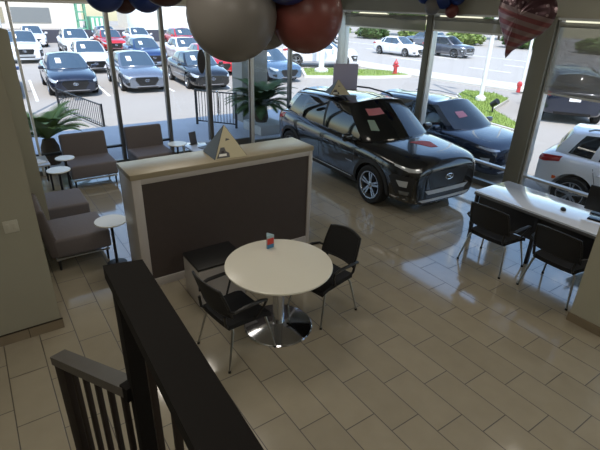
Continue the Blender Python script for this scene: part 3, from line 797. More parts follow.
def conform(bvh, poly, ang, off=.004, cell=.06, mode='side', th=.003, org=0):
    """a thin shell that follows the surface: poly in (s, z) seen along heading ang from the point org on the car's axis"""
    mb = MB(); bm = mb.bm
    vs = [bm.verts.new((a, b_, 0)) for a, b_ in poly]; bm.faces.new(vs); bmesh.ops.triangulate(bm, faces=bm.faces[:])
    for _ in range(6):
        es = [e for e in bm.edges if e.calc_length() > cell]
        if not es: break
        bmesh.ops.subdivide_edges(bm, edges=es, cuts=1); bmesh.ops.triangulate(bm, faces=bm.faces[:])
    d_ = Vector((math.cos(ang), math.sin(ang), 0)); s_ = Vector((-d_.y, d_.x, 0)); dead = []; nrm = {}
    for v in bm.verts:
        if mode == 'top': o = Vector((v.co.x, v.co.y, 4)); dr_ = Vector((0, 0, -1))
        else: o = Vector((org, 0, 0))+d_*6+s_*v.co.x+Vector((0, 0, v.co.y)); dr_ = -d_
        h = bvh.ray_cast(o, dr_)
        n_ = None
        if h[0] is not None: n_ = h[1] if h[1].dot(-dr_) > 0 else -h[1]
        if n_ is None or n_.dot(-dr_) < .12: dead.append(v); continue
        v.co = h[0]+n_*off; nrm[v] = n_
    if dead: bmesh.ops.delete(bm, geom=dead, context='VERTS')
    bad = [f_ for f_ in bm.faces if max(e.calc_length() for e in f_.edges) > cell*4]
    if bad: bmesh.ops.delete(bm, geom=bad, context='FACES')
    if not bm.faces: return None
    fs = bm.faces[:]; be = [e for e in bm.edges if len(e.link_faces) == 1]; low = {}
    for v in list(bm.verts):
        if v.link_faces: low[v] = bm.verts.new(v.co-nrm[v]*th)
    for f_ in fs: bm.faces.new([low[v] for v in reversed(f_.verts)])
    for e in be:
        a, b_ = e.verts; bm.faces.new((a, b_, low[b_], low[a]))
    return mb
def seg_poly(a, b_, w):
    a, b_ = Vector(a), Vector(b_); d_ = (b_-a).normalized(); n_ = Vector((-d_.y, d_.x))*w/2
    return [tuple(a-n_), tuple(b_-n_), tuple(b_+n_), tuple(a+n_)]
def wheel_meshes(r_, style):
    """tyre and rim, axle along y, outer side at +y"""
    ty = MB(); ty.lathe([(r_*.66, -.10), (r_*.90, -.105), (r_*.985, -.085), (r_, -.04), (r_, .04), (r_*.985, .085), (r_*.90, .105), (r_*.68, .10), (r_*.66, .09)], 44, rot=Matrix.Rotation(R(-90), 4, 'X'))
    rm = MB(); RX = Matrix.Rotation(R(-90), 4, 'X')
    rm.lathe([(r_*.66, -.09), (r_*.66, .09), (r_*.71, .102), (r_*.66, .100), (r_*.62, .075), (r_*.62, -.09)], 44, rot=RX)
    rm.lathe([(0, .085), (.035, .085), (.06, .07), (.06, .03), (0, .03)], 20, rot=RX)
    for i in range(5):
        for s in ((-.09, .09) if style == 'twin' else (0,)):
            a = 2*PI*i/5+PI/2; wd = .030 if style == 'twin' else .07
            p0 = Vector((.05*math.cos(a+s*3), 0, .05*math.sin(a+s*3))); p1 = Vector((r_*.66*math.cos(a+s*1.6), 0, r_*.66*math.sin(a+s*1.6)))
            dd = (p1-p0).normalized(); nn = Vector((-dd.z, 0, dd.x))*wd/2
            q = [rm.bm.verts.new(p+Vector((0, yy, 0))) for p, yy in ((p0-nn, .08), (p0+nn, .08), (p1+nn*1.2, .085), (p1-nn*1.2, .085))]
            w = [rm.bm.verts.new(v.co-Vector((0, .03, 0))) for v in q]
            rm.bm.faces.new(q); rm.bm.faces.new(w[::-1])
            for j in range(4): rm.bm.faces.new((q[j], q[(j+1) % 4], w[(j+1) % 4], w[j]))
    bk = MB(); bk.lathe([(0, .0), (r_*.63, .0), (r_*.63, .012), (0, .012)], 32, rot=RX)
    return ty, rm, bk
def glass_part(t, me, name, glass):
    m2 = me; o = bpy.data.objects.new(name, m2); C.objects.link(o); o.parent = t
    m2.materials.clear(); m2.materials.append(M[glass]); return o
def make_car(kind, color, label, loc, rz, style='twin', cladding=False, glass='car_glass', tow=False, cat='car', name='car', sheets=True):
    K = car_type(kind); D = K['D']; t = thing(name, label, cat, loc, rz)
    def own(me, nm, m_):
        o = bpy.data.objects.new(nm, me.copy()); C.objects.link(o); o.parent = t
        o.data.materials.clear(); o.data.materials.append(m_); return o
    body = own(K['body'], 'body', PAINT[color])
    own(K['cab']['cabin'], 'roof', PAINT[color])
    for key, nm in (('ws', 'windshield'), ('rw', 'rear_window'), ('sf1', 'side_window'), ('sf-1', 'side_window'), ('sr1', 'side_window'), ('sr-1', 'side_window'), ('sq1', 'quarter_window'), ('sq-1', 'quarter_window')):
        own(K['cab'][key], nm, M[glass if nm != 'windshield' else glass])
    for key in ('pillar1', 'pillar-1'): own(K['cab'][key], 'door_pillar', M['clad'])
    hw = D['WB']/2; W = D['W']; ty, rm, bk = wheel_meshes(D['rw'], style)
    to = ty.build('wheel', 'tyre', t); ro = rm.build('rim', 'rim_silver', to); ko = bk.build('brake_disc', 'rim_dark', to)
    spots = [(hw, W-.115, 0), (-hw, W-.115, 0), (hw, -W+.115, PI), (-hw, -W+.115, PI)]
    for i, (x, y, a) in enumerate(spots):
        if i:
            n1 = to.copy(); C.objects.link(n1); n1.parent = t
            for q in (ro, ko): n2 = q.copy(); C.objects.link(n2); n2.parent = n1
        else: n1 = to
        n1.location = (x, y, D['rw']); n1.rotation_euler = (0, 0, a)
    bv = K['bvh']; cv = K['cbvh']
    def dec(nm, poly, ang, m_, **kw):
        q = conform(kw.pop('bvh', bv), poly, ang, **kw); par = kw.get('parent', t)
        if q: return q.build(nm, m_, t, sharp=60)
    mir = lambda poly: [(-a, b_) for a, b_ in poly][::-1]
    suv = kind == 'suv'
    xf = D['st'][-1][0]; xr = D['st'][0][0]; FO = xf-.38; RO = xr+.38
    # front
    if suv:
        dec('grille', [(-.46, .70), (-.38, .47), (.38, .47), (.46, .70), (.40, .74), (-.40, .74)], 0, 'grille')
        dec('lower_grille', [(-.46, .37), (-.42, .31), (.42, .31), (.46, .37)], 0, 'grille')
        dec('chrome_lip', [(-.50, .45), (-.42, .38), (.42, .38), (.50, .45), (.42, .425), (-.42, .425)], 0, 'skid', off=.014)
        dec('skid_plate', [(-.60, .30), (-.52, .255), (.52, .255), (.60, .30)], 0, 'skid', off=.010)
    else:
        dec('grille', [(-.42, .62), (-.47, .52), (-.30, .30), (.30, .30), (.47, .52), (.42, .62)], 0, 'grille')
        dec('lower_grille', [(-.44, .27), (-.38, .215), (.38, .215), (.44, .27)], 0, 'grille', off=.006)
        dec('chrome_lip', [(-.46, .285), (-.46, .265), (.46, .265), (.46, .285)], 0, 'chrome', off=.008)
    zem = .635 if suv else .50
    h = bv.ray_cast(Vector((5, 0, zem)), Vector((-1, 0, 0))); ex = h[0].x
    em = MB(); em.tube([(ex+.022, .085*math.cos(a), zem+.045*math.sin(a)) for a in [2*PI*i/28 for i in range(28)]], .0075, 8, closed=True)
    for y in (-.03, .03): em.tube([(ex+.022, y-.010, zem-.028), (ex+.022, y+.010, zem+.028)], .007, 8)
    em.tube([(ex+.022, -.03, zem+.006), (ex+.022, .03, zem-.006)], .006, 8)
    em.build('emblem', 'chrome', t)
    for s in (1, -1):
        mm = (lambda q: q) if s == 1 else mir
        if suv:
            dec('daytime_light', mm([(.36, .765), (.56, .765), (.74, .815), (.74, .845), (.54, .815), (.37, .80)]), s*R(28), 'lamp_clear', off=.006, org=FO)
            dec('lamp_surround', mm([(.30, .68), (.32, .36), (.56, .38), (.70, .64), (.60, .70)]), s*R(42), 'clad', off=.003, org=FO)
            dec('headlight', mm([(.40, .62), (.41, .52), (.52, .52), (.58, .61)]), s*R(42), 'lamp_clear', off=.012, org=FO)
            dec('fog_light', mm([(.36, .45), (.38, .39), (.50, .39), (.53, .45)]), s*R(42), 'lamp_dim', off=.010, org=FO)
            dec('side_marker', mm([(1.60, .60), (1.63, .56), (1.68, .56), (1.68, .62), (1.62, .62)]) if s == -1 else [(-1.68, .62), (-1.68, .56), (-1.63, .56), (-1.60, .60), (-1.62, .62)], s*R(90), 'lamp_amber', off=.012)
        else:
            dec('headlight', mm([(.36, .575), (.56, .565), (.76, .66), (.76, .72), (.56, .69), (.36, .64)]), s*R(30), 'lamp_clear', off=.005, org=FO)
            dec('fog_light', mm([(.40, .44), (.42, .30), (.60, .34), (.62, .40), (.50, .42)]), s*R(30), 'clad', off=.005, org=FO)
        # tail lights
        a = PI-s*R(35)
        if suv: dec('tail_light', [(-s*q, z) for q, z in ((.34, .84), (.52, .84), (.72, .90), (.70, .99), (.50, .96), (.36, .94))], a, 'lamp_red', off=.008, org=RO)
        else: dec('tail_light', [(-s*q, z) for q, z in ((.26, .80), (.50, .78), (.74, .82), (.70, .91), (.50, .92), (.28, .89))], a, 'lamp_red', off=.006, org=RO)
        # sides
        zt = .955 if suv else .87; zb_ = .26 if suv else .24
        side = s*R(90); X = lambda x: -x*s
        lines = [((.90, zb_+.12), (.80, zt-.02)), ((-.24, zb_+.06), (-.24, zt-.01)), ((-1.08 if suv else -1.02, zt+.02), (-.95, .62)), ((-.95, .62), (-.88, zb_+.10)), ((-.88, zb_+.06), (.86, zb_+.06))]
        sm_ = MB(); okk = False
        for a_, b2_ in lines:
            q = conform(bv, seg_poly((X(a_[0]), a_[1]), (X(b2_[0]), b2_[1]), .010), side, off=.0015, cell=.12, th=.001)
            if q:
                me_ = bpy.data.meshes.new('x'); q.bm.to_mesh(me_); q.bm.free(); sm_.bm.from_mesh(me_); bpy.data.meshes.remove(me_)
        sm_.build('door_seams', 'grille', t)
        for x in (.02, -.86):
            zz = .80 if suv else .74
            h = bv.ray_cast(Vector((x, s*3, zz)), Vector((0, -s, 0)))
            if h[0]:
                y = h[0].y+s*.02; MB().tube([(x-.09, h[0].y, zz), (x-.08, y+s*.012, zz), (x+.08, y+s*.012, zz), (x+.09, h[0].y, zz)], .011, 8).build('door_handle', PAINT[color], t)
        mz = 1.02 if suv else .95; mx = .72
        mr_ = MB(); mr_.box((mx, s*(W+.06), mz), (.11, .19, .13), .04, seg=4); mr_.cyl((mx+.02, s*(W-.12), mz-.06), (mx, s*(W+.0), mz-.03), .025, seg=10); mr_.build('mirror', PAINT[color], t)
        if cladding:
            for xx in (hw, -hw):
                ring = MB(); ok = 0; A0 = -8; A1 = 188; NN = 30
                rw = D['rw']; pts_ = []
                for i in range(NN+1):
                    a_ = R(A0+(A1-A0)*i/NN); row_ = []
                    for rr_ in (D['arch']-.004, D['arch']+.03, D['arch']+.062):
                        x = xx+rr_*math.cos(a_); z = max(.21, rw+rr_*math.sin(a_)); h = bv.ray_cast(Vector((x, s*3, z)), Vector((0, -s, 0)))
                        y = h[0].y+s*.014 if h[0] else s*W*.9
                        row_.append(ring.bm.verts.new((x, y, z)))
                    pts_.append(row_)
                for i in range(NN):
                    for j in range(2): ring.bm.faces.new((pts_[i][j], pts_[i][j+1], pts_[i+1][j+1], pts_[i+1][j]))
                for i in range(NN):
                    p_, q_ = pts_[i][2], pts_[i+1][2]; ring.bm.faces.new((p_, ring.bm.verts.new(p_.co-Vector((0, s*.03, 0))), ring.bm.verts.new(q_.co-Vector((0, s*.03, 0))), q_))
                bmesh.ops.remove_doubles(ring.bm, verts=ring.bm.verts[:], dist=1e-5)
                ring.build('wheel_arch_trim', 'clad', t)
            dec('sill_cladding', [(X(-.92), .215), (X(.92), .215), (X(.92), .335), (X(-.92), .335)], side, 'clad', off=.012)
            dec('sill_chrome', [(X(-.80), .335), (X(.80), .335), (X(.80), .35), (X(-.80), .35)], side, 'skid', off=.018)
        if suv:
            rr_ = MB(); rr_.tube([(.10, s*.565, 1.505), (.02, s*.56, 1.545), (-.6, s*.565, 1.56), (-1.25, s*.55, 1.515), (-1.35, s*.55, 1.475)], .017, 8); rr_.build('roof_rail', 'clad' if color == 'black' else 'skid', t)
    # plates
    zz = .78 if suv else .62
    dec('license_plate', [(-.155, zz-.07), (.155, zz-.07), (.155, zz+.07), (-.155, zz+.07)], PI, 'plate_white', off=.010)
    dec('bumper_trim', [(-.5, .30), (.5, .30), (.5, .38), (-.5, .38)], PI, 'clad', off=.006)
    if sheets:
        dec('price_sheet', [(-.40, 1.10 if not suv else 1.2), (-.22, 1.10 if not suv else 1.2), (-.22, 1.26 if not suv else 1.38), (-.40, 1.26 if not suv else 1.38)], 0, 'paper', bvh=cv, off=.008)
    return t

kona = make_car('suv', 'black', 'black compact showroom car with roof rails and roof signs', (-3.88, 4.57, 0), R(-2.5), cladding=True, sheets=False)
def extra(t, kind, nm, poly, ang, m_, which='cbvh', **kw):
    kw.setdefault('off', .006 if which == 'cbvh' else .005)
    q = conform(CACHE[kind][which], poly, ang, **kw)
    if q: return q.build(nm, m_, t, sharp=60)
extra(kona, 'suv', 'window_sticker', [(-.46, 1.33), (-.16, 1.35), (-.16, 1.43), (-.44, 1.42)], 0, 'sticker_pink')
extra(kona, 'suv', 'window_sticker', [(-.58, 1.13), (-.46, 1.13), (-.43, 1.27), (-.53, 1.27)], 0, 'sticker_green')
extra(kona, 'suv', 'hood_sticker', [(1.40, -.16), (1.72, .02), (1.74, .16), (1.52, .02), (1.50, .22), (1.42, .10)], 0, 'sticker_red', which='bvh', mode='top')
extra(kona, 'suv', 'side_badge', [(.62, .60), (.80, .60), (.80, .615), (.62, .615)], R(-90), 'chrome', which='bvh')
# signs standing on its roof
t = thing('roof_board', 'square lavender sign board standing on the showroom car roof', 'sign', (-4.36, 4.42, 1.585), R(-122))
MB().bx(-.235, .235, -.012, .012, .0, .48, .004).build('board', 'sign_lavender', t); MB().bx(-.24, .24, -.06, .06, -.0, .012).build('foot', 'sign_grey', t)
pyramid('pyramid_sign', (-4.20, 4.12, 1.565), R(-24), .19, .25, 'small pyramid sign on the showroom car roof before the lavender board', ['sign_dark', 'sign_cream', 'sign_dark', 'sign_grey'])

# cars outside the right front
s2 = make_car('suv', 'navy', 'dark blue-black car parked just outside behind the showroom car', (-4.82, 7.98, G), R(-1), cladding=True, glass='car_glass', sheets=False)
s2.scale = (1.03, 1.02, .95)
extra(s2, 'suv', 'window_sticker', [(-.40, 1.22), (-.14, 1.24), (-.14, 1.34), (-.38, 1.33)], 0, 'sticker_pink')
w1 = make_car('suv', 'white', 'white hatchback outside the right window showing its rear', (.10, 8.36, G), R(11), sheets=False, glass='car_glass')
bs = make_car('suv', 'navy', 'dark blue car leaving in the driveway beyond the half-lowered blind', (-6.15, 16.75, G), R(124), cladding=False, sheets=False, glass="car_glass"); bs.scale = (1.12, 1.12, 1.1)

# the lot, every car a thing of its own
protos = {}
def lot(kind, color, label, x, y, rz, sc=1.0, glass='car_glass_sky'):
    key = (kind, color)
    off = {'sedan': 2.2, 'suv': 2.1}[kind]
    cx, cy = x-off*math.cos(rz), y-off*math.sin(rz)
    if key not in protos:
        o = make_car(kind, color, label, (cx, cy, G), rz, glass=glass); protos[key] = o
    else: o = dup(protos[key], (cx, cy, G), rz, label)
    o.scale = (sc, sc, sc); return o
lot('sedan', 'navy', 'dark navy sedan in the front row, leftmost whole car', -16.7, 1.70, R(-3))
lot('sedan', 'silver', 'silver grey sedan in the middle of the front row', -16.6, 4.35, R(-4))
lot('sedan', 'black', 'black sedan right of the silver one in the front row', -16.0, 6.95, R(-5), glass='car_glass_sky')
lot('sedan', 'steelblue', 'light blue sedan beyond the concrete column', -16.6, 11.2, R(-2))
lot('sedan', 'blue', 'blue car cut off by the wall at the far left', -16.9, -.95, R(-3))
lot('sedan', 'red', 'red sedan right behind the black one', -19.9, 9.25, R(-6))
lot('sedan', 'white', 'white sedan second row, behind the navy one', -22.9, 3.85, R(-4))
lot('suv', 'white', 'white car at the left of the third row by the pole', -28.4, 1.35, R(-4), 1.05)
lot('suv', 'white', 'white car in the third row, second from the left', -31.0, 4.7, R(-4), 1.05)
lot('sedan', 'blue', 'blue sedan in the second row between silver and black cars', -24.6, 7.35, R(-3))
lot('sedan', 'white', 'white sedan second row behind the black one', -24.6, 9.9, R(-4))
lot('sedan', 'red', 'red sedan far back, behind the silver and white ones', -33.5, 7.6, R(-3))
lot('sedan', 'white', 'white sedan far back, centre of the last row', -36.5, 10.6, R(-3))
lot('suv', 'red', 'red car far back, hidden partly by the big balloon', -33.6, 13.2, R(-3))
lot('sedan', 'silver', 'silver sedan last row, between a red and a white one', -38.8, 8.6, R(-3))
lot('sedan', 'white', 'white sedan at the left of the last row', -38.5, 3.1, R(-3))
# cars in the street
lot('sedan', 'white', 'white sedan driving on the street', -23.4, 28.0, R(4), glass='car_glass')
lot('suv', 'grey', 'grey car following on the street beside the mullion', -21.6, 31.6, R(4), glass='car_glass')
lot('suv', 'white', 'white car far down the street behind the room corner post', -36.5, 31.0, R(4), .95)
lot('suv', 'silver', 'silver car on the far side of the street', -33.5, 37.5, R(184), 1.0)
van = lot('suv', 'white', 'large white vehicle parked along the driveway behind the red balloon', -20.7, 18.6, R(59), 1.1, glass='car_glass')

for o in [o for o in bpy.data.objects if o.name.startswith('price_sheet') and o.parent and ('street' in o.parent['label'] or 'driveway' in o.parent['label'] or 'outside' in o.parent['label'])]: bpy.data.objects.remove(o)
# ---------------------------------------------------------------- ground outside
struct('ground', MB().bx(-90, 30, -30, 80, G-.3, G), 'asphalt', 'pale lot paving')
tag(MB().bx(-10.2, XL-.1, -4, 6.5, G, -.02, .01).build('patio_slab', 'patio'), 'pale concrete patio outside the entrance', 'pavement', kind='structure')
road = MB(); road.prism([(-80, 14.5+4), (-80, 42), (30, 47), (30, 24.2), (-15, 21.5), (-30, 21.0)], G, G+.01); tag(road.build('street', 'road'), 'pale asphalt street', 'street', kind='structure')
sw = MB(); sw.prism([(-40, 17.6), (-30, 18.6), (-16, 18.9), (-10.3, 19.6), (10, 21.5), (10, 24.0), (-10.3, 21.9), (-16, 21.1), (-30, 20.8), (-40, 20.8)], G, G+.10); tag(sw.build('sidewalk', 'sidewalk'), 'white concrete sidewalk beside the street', 'sidewalk', kind='structure')
for i, yy in enumerate((26.2, 30.2, 34.5)):
    for j in range(9):
        x0 = -44+j*7.0
        q = MB(); q.box((x0, yy+(x0+20)*.045, G+.014), (3.0 if i != 2 else 6.8, .13, .008), 0, Matrix.Rotation(.045, 4, 'Z')); o = q.build('trim_lane_mark_%d' % (i*9+j+1), 'paint_white'); o['kind'] = 'structure'
for j, yy in enumerate((.5, 3.0, 5.6, 8.2, 10.8)):
    q = MB(); q.box((-19.2, yy, G+.004), (5.4, .10, .006), 0, Matrix.Rotation(R(-4), 4, 'Z')); o = q.build('trim_stall_line_%d' % (j+1), 'paint_white'); o['kind'] = 'structure'

def lawn(label, poly):
    t = thing('lawn', label, 'lawn', (0, 0, 0)); t['kind'] = 'stuff'
    c = Vector((sum(p[0] for p in poly)/len(poly), sum(p[1] for p in poly)/len(poly)))
    ins = [tuple(c+(Vector(p)-c)*(1-.16/max(.5, (Vector(p)-c).length))) for p in poly]
    MB().prism(poly, G, G+.13).build('curb', 'sidewalk', t)
    MB().prism(ins, G+.10, G+.15).build('turf', 'lawn', t)
    g_ = MB(); rg = random.Random(3)
    xs = [p[0] for p in ins]; ys = [p[1] for p in ins]; n = 0
    def inside(x, y):
        c_ = False
        for i in range(len(ins)):
            (x0, y0), (x1, y1) = ins[i], ins[i-1]
            if (y0 > y) != (y1 > y) and x < (x1-x0)*(y-y0)/(y1-y0)+x0: c_ = not c_
        return c_
    while n < 2600:
        x, y = rg.uniform(min(xs), max(xs)), rg.uniform(min(ys), max(ys))
        if not inside(x, y): n += .2; continue
        a = rg.uniform(0, 2*PI); h = rg.uniform(.05, .11); w = .012; z = G+.149
        v = [g_.bm.verts.new(p) for p in ((x-w*math.cos(a), y-w*math.sin(a), z), (x+w*math.cos(a), y+w*math.sin(a), z), (x+rg.uniform(-.03, .03), y+rg.uniform(-.03, .03), z+h))]
        g_.bm.faces.new(v); n += 1
    g_.build('grass_blades', 'leaf_light', t)['kind'] = 'stuff'
lawn('green grass island with a curb beyond the right window', [(-10.9, 17.2), (-9.6, 17.7), (-8.5, 17.0), (-7.4, 14.2), (-5.2, 12.6), (-4.4, 11.9), (-6.0, 12.1), (-8.6, 13.9), (-10.2, 15.6)])
lawn('green grass strip with a curb beside the far driveway', [(-17.7, 12.9), (-20.2, 14.4), (-19.5, 16.6), (-17.6, 18.8), (-15.6, 18.7), (-15.9, 16.6)])
# a lawn edge far right of the driveway
lawn('small grass corner right of the blue car', [(-3.2, 15.2), (-3.6, 18.6), (0.5, 19.2), (0.5, 15.5)])

# poles, hydrant
def pole(label, x, y, h, r_, m_='pole_white', z=G):
    t = thing('light_pole', label, 'pole', (x, y, z)); MB().cyl((0, 0, .0), (0, 0, h), r_, r_*.8, 16).build('shaft', m_, t)
    MB().lathe([(0, 0), (r_*2.4, 0), (r_*2.4, .12), (r_*1.2, .2), (0, .2)], 16).build('base', m_, t)
    MB().tube([(0, 0, h-.05), (.5, 0, h+.1), (1.0, 0, h+.1)], r_*.6, 8).build('arm', m_, t); MB().box((1.2, 0, h+.1), (.5, .25, .12), .03).build('lamp_head', m_, t)
pole('white light pole standing on the grass island', -8.75, 15.35, 8, .085, z=G+.152)
pole('thin white pole behind the flag heart balloon', -9.6, 19.6, 7, .06, z=G+.10)
pole('white pole on the far grass strip', -18.5, 14.6, 7, .16, z=G+.152)
pole('slim white pole added in the lot as the sunlit far left mullion', -13.6, -.50, 7, .055)  # added out in the sun to show the lit window mullion
t = thing('fire_hydrant', 'red fire hydrant beside the driveway', 'fire hydrant', (-16.2, 18.0, G+.152))
MB().lathe([(0, 0), (.16, 0), (.16, .05), (.11, .06), (.11, .50), (.14, .52), (.14, .56), (.10, .62), (.04, .70), (.03, .76), (0, .76)], 20).build('barrel', 'red_paint', t)
for s in (-1, 1): MB().cyl((0, 0, .42), (s*.2, 0, .42), .055, seg=12).build('outlet', 'red_paint', t)
MB().cyl((0, 0, .38), (.1, -.19, .38), .07, seg=12).build('outlet', 'red_paint', t)
t = thing('utility_marker', 'small red marker at the foot of the thin pole', 'marker post', (-9.45, 19.15, G+.10))
MB().lathe([(0, 0), (.09, 0), (.09, .25), (.12, .27), (.12, .40), (.05, .48), (0, .48)], 16).build('body', 'red_paint', t)
t = thing('landscape_light', 'small dark spotlight on the grass island', 'spotlight', (-7.0, 13.6, G+.15))
MB().cyl((0, 0, 0), (0, 0, .28), .03, seg=10).build('stake', 'iron', t); MB().cyl((-.08, 0, .26), (.14, 0, .42), .09, .11, 14).build('head', 'iron', t)

# iron fences on the patio
def iron_fence(label, a, b_, n, z0, h=.92):
    t = thing('iron_railing', label, 'railing', (*a, z0)); d_ = Vector((b_[0]-a[0], b_[1]-a[1], 0)); L = d_.length; u_ = d_/L
    ang = math.atan2(d_.y, d_.x); t.rotation_euler = (0, 0, ang)
    MB().bx(0, L, -.02, .02, h-.03, h).build('top_rail', 'iron', t); MB().bx(0, L, -.012, .012, .09, .12).build('bottom_rail', 'iron', t)
    for x in (0, L): MB().bx(x-.025, x+.025, -.025, .025, 0, h+.02).build('post', 'iron', t)
    for i in range(1, n): x = L*i/n; MB().cyl((x, 0, .1), (x, 0, h-.03), .009, seg=6).build('picket', 'iron', t)
iron_fence('black iron railing left of the entrance, behind the lounge chairs', (-11.1, 1.32), (-14.4, .70), 24, G, .74)
iron_fence('black iron railing to the right of the entrance', (-9.38, 3.42), (-8.45, 4.15), 13, -.02, .93)
# concrete column of the porch
struct('trim_porch_column', MB().bx(-9.55, -8.95, 4.62, 5.42, G, 5.2), 'column_paint')

def sago(label, loc, n, L, h0, m_='leaf', seed=1):
    t = thing('sago_palm', label, 'palm', loc); rg = random.Random(seed)
    tr = MB(); tr.lathe([(0, 0), (.15, 0), (.19, .12), (.17, h0*.7), (.11, h0), (0, h0+.02)], 20); tr.build('trunk', 'trunk', t)
    for i in range(n):
        a = 2*PI*i*.382+rg.uniform(-.15, .15); e0 = R(rg.uniform(22, 78)); ln = L*rg.uniform(.8, 1.1); fr_ = MB(); pts_ = []
        x = z = 0; e = e0; K_ = 14
        for k_ in range(K_+1):
            pts_.append(Vector((x*math.cos(a), x*math.sin(a), h0+z))); x += ln/K_*math.cos(e); z += ln/K_*math.sin(e); e -= R(5.2)
        fr_.tube(pts_, [.009*(1-.7*k_/K_)+.002 for k_ in range(K_+1)], 5)
        sd = Vector((-math.sin(a), math.cos(a), 0))
        for k_ in range(2, K_*3):
            q = k_/(K_*3)*K_; i0 = int(q); P_ = pts_[i0].lerp(pts_[min(i0+1, K_)], q-i0); tg = (pts_[min(i0+1, K_)]-pts_[i0]).normalized()
            ll = .26*math.sin(PI*min(1, (k_/(K_*3)))**.7)*L+.03
            for s in (-1, 1):
                tip = P_+(sd*s*.8+tg*.55+Vector((0, 0, .12))).normalized()*ll; w_ = tg*.016
                v = [fr_.bm.verts.new(p) for p in (P_-w_, P_+w_, tip)]; fr_.bm.faces.new(v)
        fr_.build('frond', m_, t)
sago('green sago palm outside the glass at the far left', (-7.55, -.50, -.02), 34, .92, .50, 'leaf_light', 2)
sago('dark green sago palm beside the porch column', (-7.92, 4.62, .225), 60, 1.05, .38, 'leaf_dark', 5)
# low planter box next to it
tag(MB().bx(-8.35, -7.4, 4.3, 5.1, -.02, .22, .02).build('planter', 'concrete'), 'low concrete planter at the foot of the porch column', 'planter')

# hedge and bushes beyond the street
def bush(name, label, cat, x, y, rx, ry, h, m_, z=G, n=900, seed=0, trunk=0):
    t = thing(name, label, cat, (x, y, z)); rg = random.Random(seed); fo = MB()
    for i in range(n):
        a, b_ = rg.uniform(0, 2*PI), math.acos(rg.uniform(-.6, 1)); q = rg.uniform(.7, 1.0)
        p = Vector((rx*math.cos(a)*math.sin(b_)*q, ry*math.sin(a)*math.sin(b_)*q, trunk+(h-trunk)*(.42+.56*math.cos(b_)*q)))
        s = min(rx, ry, h)*.16*rg.uniform(.6, 1.3); R_ = Matrix.Rotation(rg.uniform(0, 6.3), 3, 'Z') @ Matrix.Rotation(rg.uniform(-1.2, 1.2), 3, 'X')
        v = [fo.bm.verts.new(p+R_ @ Vector(c_)*s) for c_ in ((-1, 0, 0), (0, -.5, .1), (1, 0, 0), (0, .5, .1))]; fo.bm.faces.new(v)
    fo.lathe([(0, trunk+.02), (.55, trunk+(h-trunk)*.08), (.8, trunk+(h-trunk)*.4), (.6, trunk+(h-trunk)*.75), (0, trunk+(h-trunk)*.9)], 16, rot=Matrix.Diagonal((rx, ry, 1, 1)))
    fo.build('foliage', m_, t)
    MB().cyl((0, 0, 0), (0, 0, max(trunk+.2, .3)), .12 if not trunk else .16, seg=10).build('trunk', 'trunk', t)
hs = [(-54.5, 36), (-47.5, 38.5), (-43, 41), (-38, 43.5), (-33, 46), (-27, 48), (-20, 50), (-13, 52), (-6, 53)]
for i, (x, y) in enumerate(hs):
    bush('hedge_bush', 'low green hedge bush across the street', 'bush', x, y, 2.5, 1.8, 1.9 if i % 2 else 1.5, ['leaf_light', 'leaf'][i % 3 == 2], seed=i); bpy.data.objects[-1]
for o in [o for o in bpy.data.objects if o.name.startswith('hedge_bush')]: o['group'] = 'hedge across the street'
for i, (x, y, h) in enumerate(((-56, 46, 5.5), (-48, 52, 6), (-38, 60, 6.5), (-22, 64, 6), (-60, 36, 5.2))):
    bush('street_tree', 'leafy tree far across the street', 'tree', x, y, 3, 3, h, 'leaf', seed=20+i, trunk=1.8, n=700)
for o in [o for o in bpy.data.objects if o.name.startswith('street_tree')]: o['group'] = 'trees far across the street'
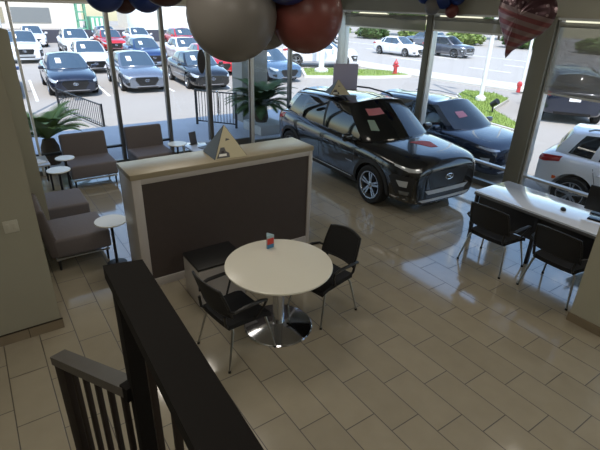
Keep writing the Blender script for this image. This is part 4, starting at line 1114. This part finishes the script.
# far edge of the lot: dark low fence wall, pale buildings, machinery
tag(MB().bx(-43.2, -42.8, -8, 24, G, G+1.0).build('boundary_wall', 'wall_dark'), 'dark low wall along the back of the lot', 'wall')
b = thing('long_building', 'long pale building with grey panels at the very back left', 'building', (-66, -2, G))
MB().bx(-6, 0, -12, 14, 0, 4.6).build('wall', 'stucco', b)
for y0_, y1_, m_ in ((-9, -3.4, 'alu_light'), (-2.6, 5.4, 'laminate_tan'), (6.2, 10.4, 'door_grey')):
    MB().bx(0, .08, y0_, y1_, .6, 2.3).build('wall_panel', m_, b)
MB().bx(-6.2, .3, -12.2, 14.2, 4.6, 4.9).build('roof', 'stucco', b)
b = thing('pale_building', 'white low building at the back, right of the green container', 'building', (-66, 22, G))
MB().bx(-6, 0, -4, 16, 0, 4.2).build('wall', 'stucco', b); MB().bx(-6.3, .4, -4.3, 16.3, 4.2, 4.5).build('roof', 'stucco', b)
for i in range(4): MB().bx(0, .07, -2.5+i*4.4, -.3+i*4.4, .9, 2.8).build('window', 'glass_building', b)
t = thing('green_container', 'green and white striped container at the back of the lot', 'container', (-55, 11.4, G))
MB().bx(-.9, .9, -.9, .9, .0, 1.7, .03).build('body', 'box_green', t)
for i in range(4): MB().bx(.9, .92, -.8+i*.45, -.58+i*.45, .1, 1.6).build('stripe', 'paint_white', t)
t = thing('green_mast', 'green lattice mast beside the green container', 'mast', (-54.5, 9.7, G))
for sx in (-.4, .4):
    for sy in (-.4, .4): MB().cyl((sx, sy, 0), (sx, sy, 5), .07, seg=6).build('upright', 'box_green', t)
for i in range(6): q = MB(); q.bx(-.45, .45, -.45, .45, .5+i*.8, .6+i*.8); q.build('brace', 'box_green', t)
tag(MB().bx(-2, 2, -3.2, 3.2, 0, 3.2, .1).build('delivery_truck_body', 'paint_white', None, (-52, 17.5, G)), 'white boxy trailer behind the lot wall', 'trailer')

# ---------------------------------------------------------------- light
w = bpy.data.worlds.new('world'); bpy.context.scene.world = w; w.use_nodes = True
nt_ = w.node_tree; bg = nt_.nodes['Background']; sky = nt_.nodes.new('ShaderNodeTexSky'); sky.sky_type = 'NISHITA'; sky.sun_disc = False
sky.sun_elevation = R(57); sky.sun_rotation = R(120); sky.air_density = 1.3; sky.dust_density = .9; sky.ozone_density = 2.5
nt_.links.new(sky.outputs[0], bg.inputs[0]); bg.inputs[1].default_value = .38
S = bpy.data.lights.new('sun', 'SUN'); S.energy = 5.4; S.angle = R(.6); S.color = (1, .955, .90); so = bpy.data.objects.new('sun', S); C.objects.link(so)
dv = Vector((-.84, .46, -1.52)); so.rotation_euler = dv.to_track_quat('-Z', 'Y').to_euler()

sc = bpy.context.scene
sc.view_settings.view_transform = 'Standard'; sc.view_settings.look = 'None'; sc.view_settings.gamma = 1; sc.view_settings.exposure = 0.0
sc.view_settings.use_curve_mapping = False
